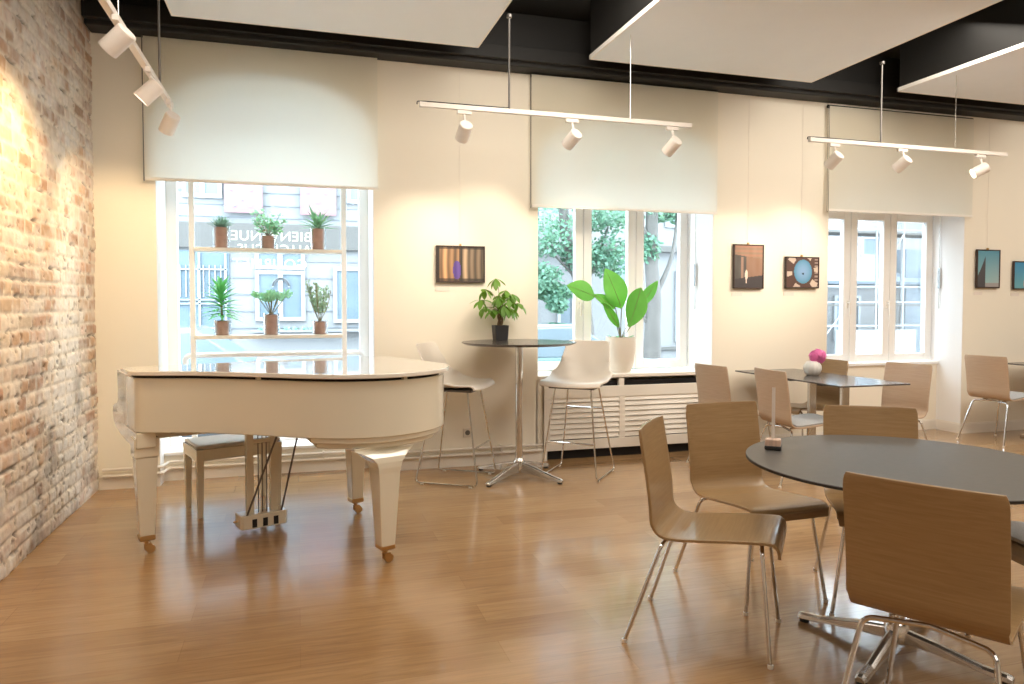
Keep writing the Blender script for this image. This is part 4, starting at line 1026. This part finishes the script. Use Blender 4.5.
def tree(x, y, label, trunk, branches, clusters, n, seed):
    random.seed(seed); t = thing('street_tree', label, 'tree', (x, y, -.3), 0, 'street trees beyond the middle window')
    bm = B(); tube(bm, trunk, .17, 12, r1=.10)
    for br in branches: tube(bm, spl(br[0], 4), br[1], 8, r1=br[1]*.4)
    obj('trunk', bm, M['bark'], t)
    bm = B()
    for cx, cy, cz, rx, rz in clusters:
        for i in range(n):
            d = Vector((random.gauss(0, 1), random.gauss(0, 1), random.gauss(0, 1))).normalized()*random.random()**.4
            p_ = Vector((cx+d.x*rx, cy+d.y*rx, cz+d.z*rz)); q = sph(rnd(0, 2*PI), rnd(-1, .6))*rnd(.12, .2)
            leaf(bm, p_, p_+q*.6, .065, (rnd(-1, 1), -.6, rnd(0, 1)), .15, .1, 3)
    obj('foliage', bm, M['treeleaf'], t, recalc=False)
tree(6.28, 12, 'street tree with a pale trunk right of centre in the middle window', [(-.02, 0, 0), (0, 0, .9), (.0, 0, 1.35), (.03, 0, 1.75), (-.03, 0, 2.4), (-.03, 0, 3.4), (0, 0, 4.4)],
     [([(.03, 0, 1.85), (.25, 0, 2.25), (.42, 0, 2.75), (.6, .1, 3.8)], .06), ([(-.03, 0, 1.3), (-.18, 0, 1.45), (-.22, 0, 1.6)], .05), ([(-.03, 0, 2.8), (-.4, 0, 3.4), (-.8, 0, 4.2)], .06)],
     [(-.1, 0, 2.75, .22, .3), (-.1, 0, 3.6, 1.0, .4), (.9, .3, 4.2, .9, .6), (-.8, 0, 4.3, .9, .6), (.4, .2, 3.45, .35, .2)], 420, 11)
tree(5.75, 14.6, 'street tree whose leaves fill the upper left of the middle window', [(.35, 0, 0), (.3, 0, 1.2), (.22, 0, 1.9), (.05, 0, 2.4), (-.2, 0, 3.2), (-.3, 0, 4.4)],
     [([(.25, 0, 1.85), (.0, 0, 2.3), (-.5, 0, 2.8)], .05), ([(.3, 0, 2.2), (.55, 0, 2.7), (.8, 0, 3.4)], .05)],
     [(-.55, 0, 3.15, .8, .45), (-.85, -.2, 2.25, .5, .35), (.15, 0, 2.75, .45, .35), (-.45, 0, 1.95, .45, .2), (.1, .1, 3.9, 1.3, .6), (-.5, -.3, 1.72, .2, .2), (.80, 0, 2.75, .5, .5), (.9, 0, 3.6, .7, .35)], 750, 12)
def car(x, y, paint, label):
    t = thing('parked_car', label, 'car', (x, y, -.3), 0, 'cars parked on the street')
    pr = [(-2.0, .35), (-2.05, .7), (-1.95, .85), (-1.2, .98), (1.2, .98), (1.95, .88), (2.05, .7), (2.0, .35)]
    bm = B(); rings(bm, [[(a, s*w, z) for a, z in pr] for s, w in ((-1, .82), (1, .82))]); obj('body', bm, paint, t, bevel=.06, smooth=False)
    bm = B(); rings(bm, [[(-1.45, s*.76, .97), (-.85, s*.62, 1.38), (.55, s*.62, 1.40), (1.15, s*.76, .97)] for s in (-1, 1)]); obj('cabin_glass', bm, M['shopglass'], t, bevel=.03, smooth=False)
    bm = B(); rings(bm, [[(-.85, s*.60, 1.38), (.55, s*.60, 1.40), (.5, s*.58, 1.43), (-.8, s*.58, 1.42)] for s in (-1, 1)]); obj('roof', bm, paint, t, smooth=False)
    for a in (-1.3, 1.3):
        for s in (-1, 1):
            bm = B(); rings(bm, [[(a+.32*math.cos(2*PI*k/20), s*.72+q, .32+.32*math.sin(2*PI*k/20)) for k in range(20)] for q in (-.1, .1)]); obj('wheel', bm, M['rubber'], t)
    return t
car(3.2, 9.9, M['carpaint'], 'dark green parked car at the lower left of the middle window')
car(-1.65, 9.6, M['carwhite'], 'silver parked car low in the plant window')

# ------------------------------------------------------------------ lighting
wd = bpy.data.worlds.new('sky'); bpy.context.scene.world = wd; wd.use_nodes = True
nt = wd.node_tree; bg = nt.nodes['Background']; bg.inputs[1].default_value = 9.5
tc = nt.nodes.new('ShaderNodeTexCoord'); sp = nt.nodes.new('ShaderNodeSeparateXYZ'); nt.links.new(tc.outputs['Generated'], sp.inputs[0])
cr = nt.nodes.new('ShaderNodeValToRGB'); cr.color_ramp.elements[0].position = .35; cr.color_ramp.elements[0].color = (.80, .90, 1, 1); cr.color_ramp.elements[1].position = .9; cr.color_ramp.elements[1].color = (.88, .95, 1, 1)
nt.links.new(sp.outputs['Z'], cr.inputs[0]); nt.links.new(cr.outputs[0], bg.inputs[0])
def area(loc, size, sy, power, col, rot=(0, 0, 0)):  # added fill lamps that brighten the room and window wall, no fixtures
    l = bpy.data.lights.new('fill_light', 'AREA'); l.shape = 'RECTANGLE'; l.size = size; l.size_y = sy; l.energy = power; l.color = col
    o = bpy.data.objects.new('fill_light', l); COL.objects.link(o); o.location = loc; o.rotation_euler = [math.radians(a) for a in rot]
area((1.9, -1.0, 3.3), 3.5, 3, 50, (1, .90, .78))
area((7.5, 0.5, 3.3), 3.5, 3, 80, (1, .90, .78))
area((1.8, 3.6, 3.33), .8, 2.4, 33, (1, .91, .79), (22, 0, 0))
area((-.35, 3.3, 3.33), .6, 2.4, 21, (1, .91, .79), (22, 0, 0))
area((4.95, 3.7, 3.33), .8, 2.4, 37, (1, .91, .79), (22, 0, 0))
area((8.1, 3.7, 3.33), .8, 2.4, 26, (1, .91, .79), (22, 0, 0))
s = bpy.context.scene
s.view_settings.view_transform = 'Standard'; s.view_settings.look = 'None'; s.view_settings.exposure = 0.8; s.view_settings.gamma = 1.0
s.cycles.use_denoising = True
s.cycles.max_bounces = 10; s.cycles.transparent_max_bounces = 16; s.cycles.diffuse_bounces = 5
s.cycles.sample_clamp_indirect = 8; s.cycles.caustics_reflective = False; s.cycles.caustics_refractive = False
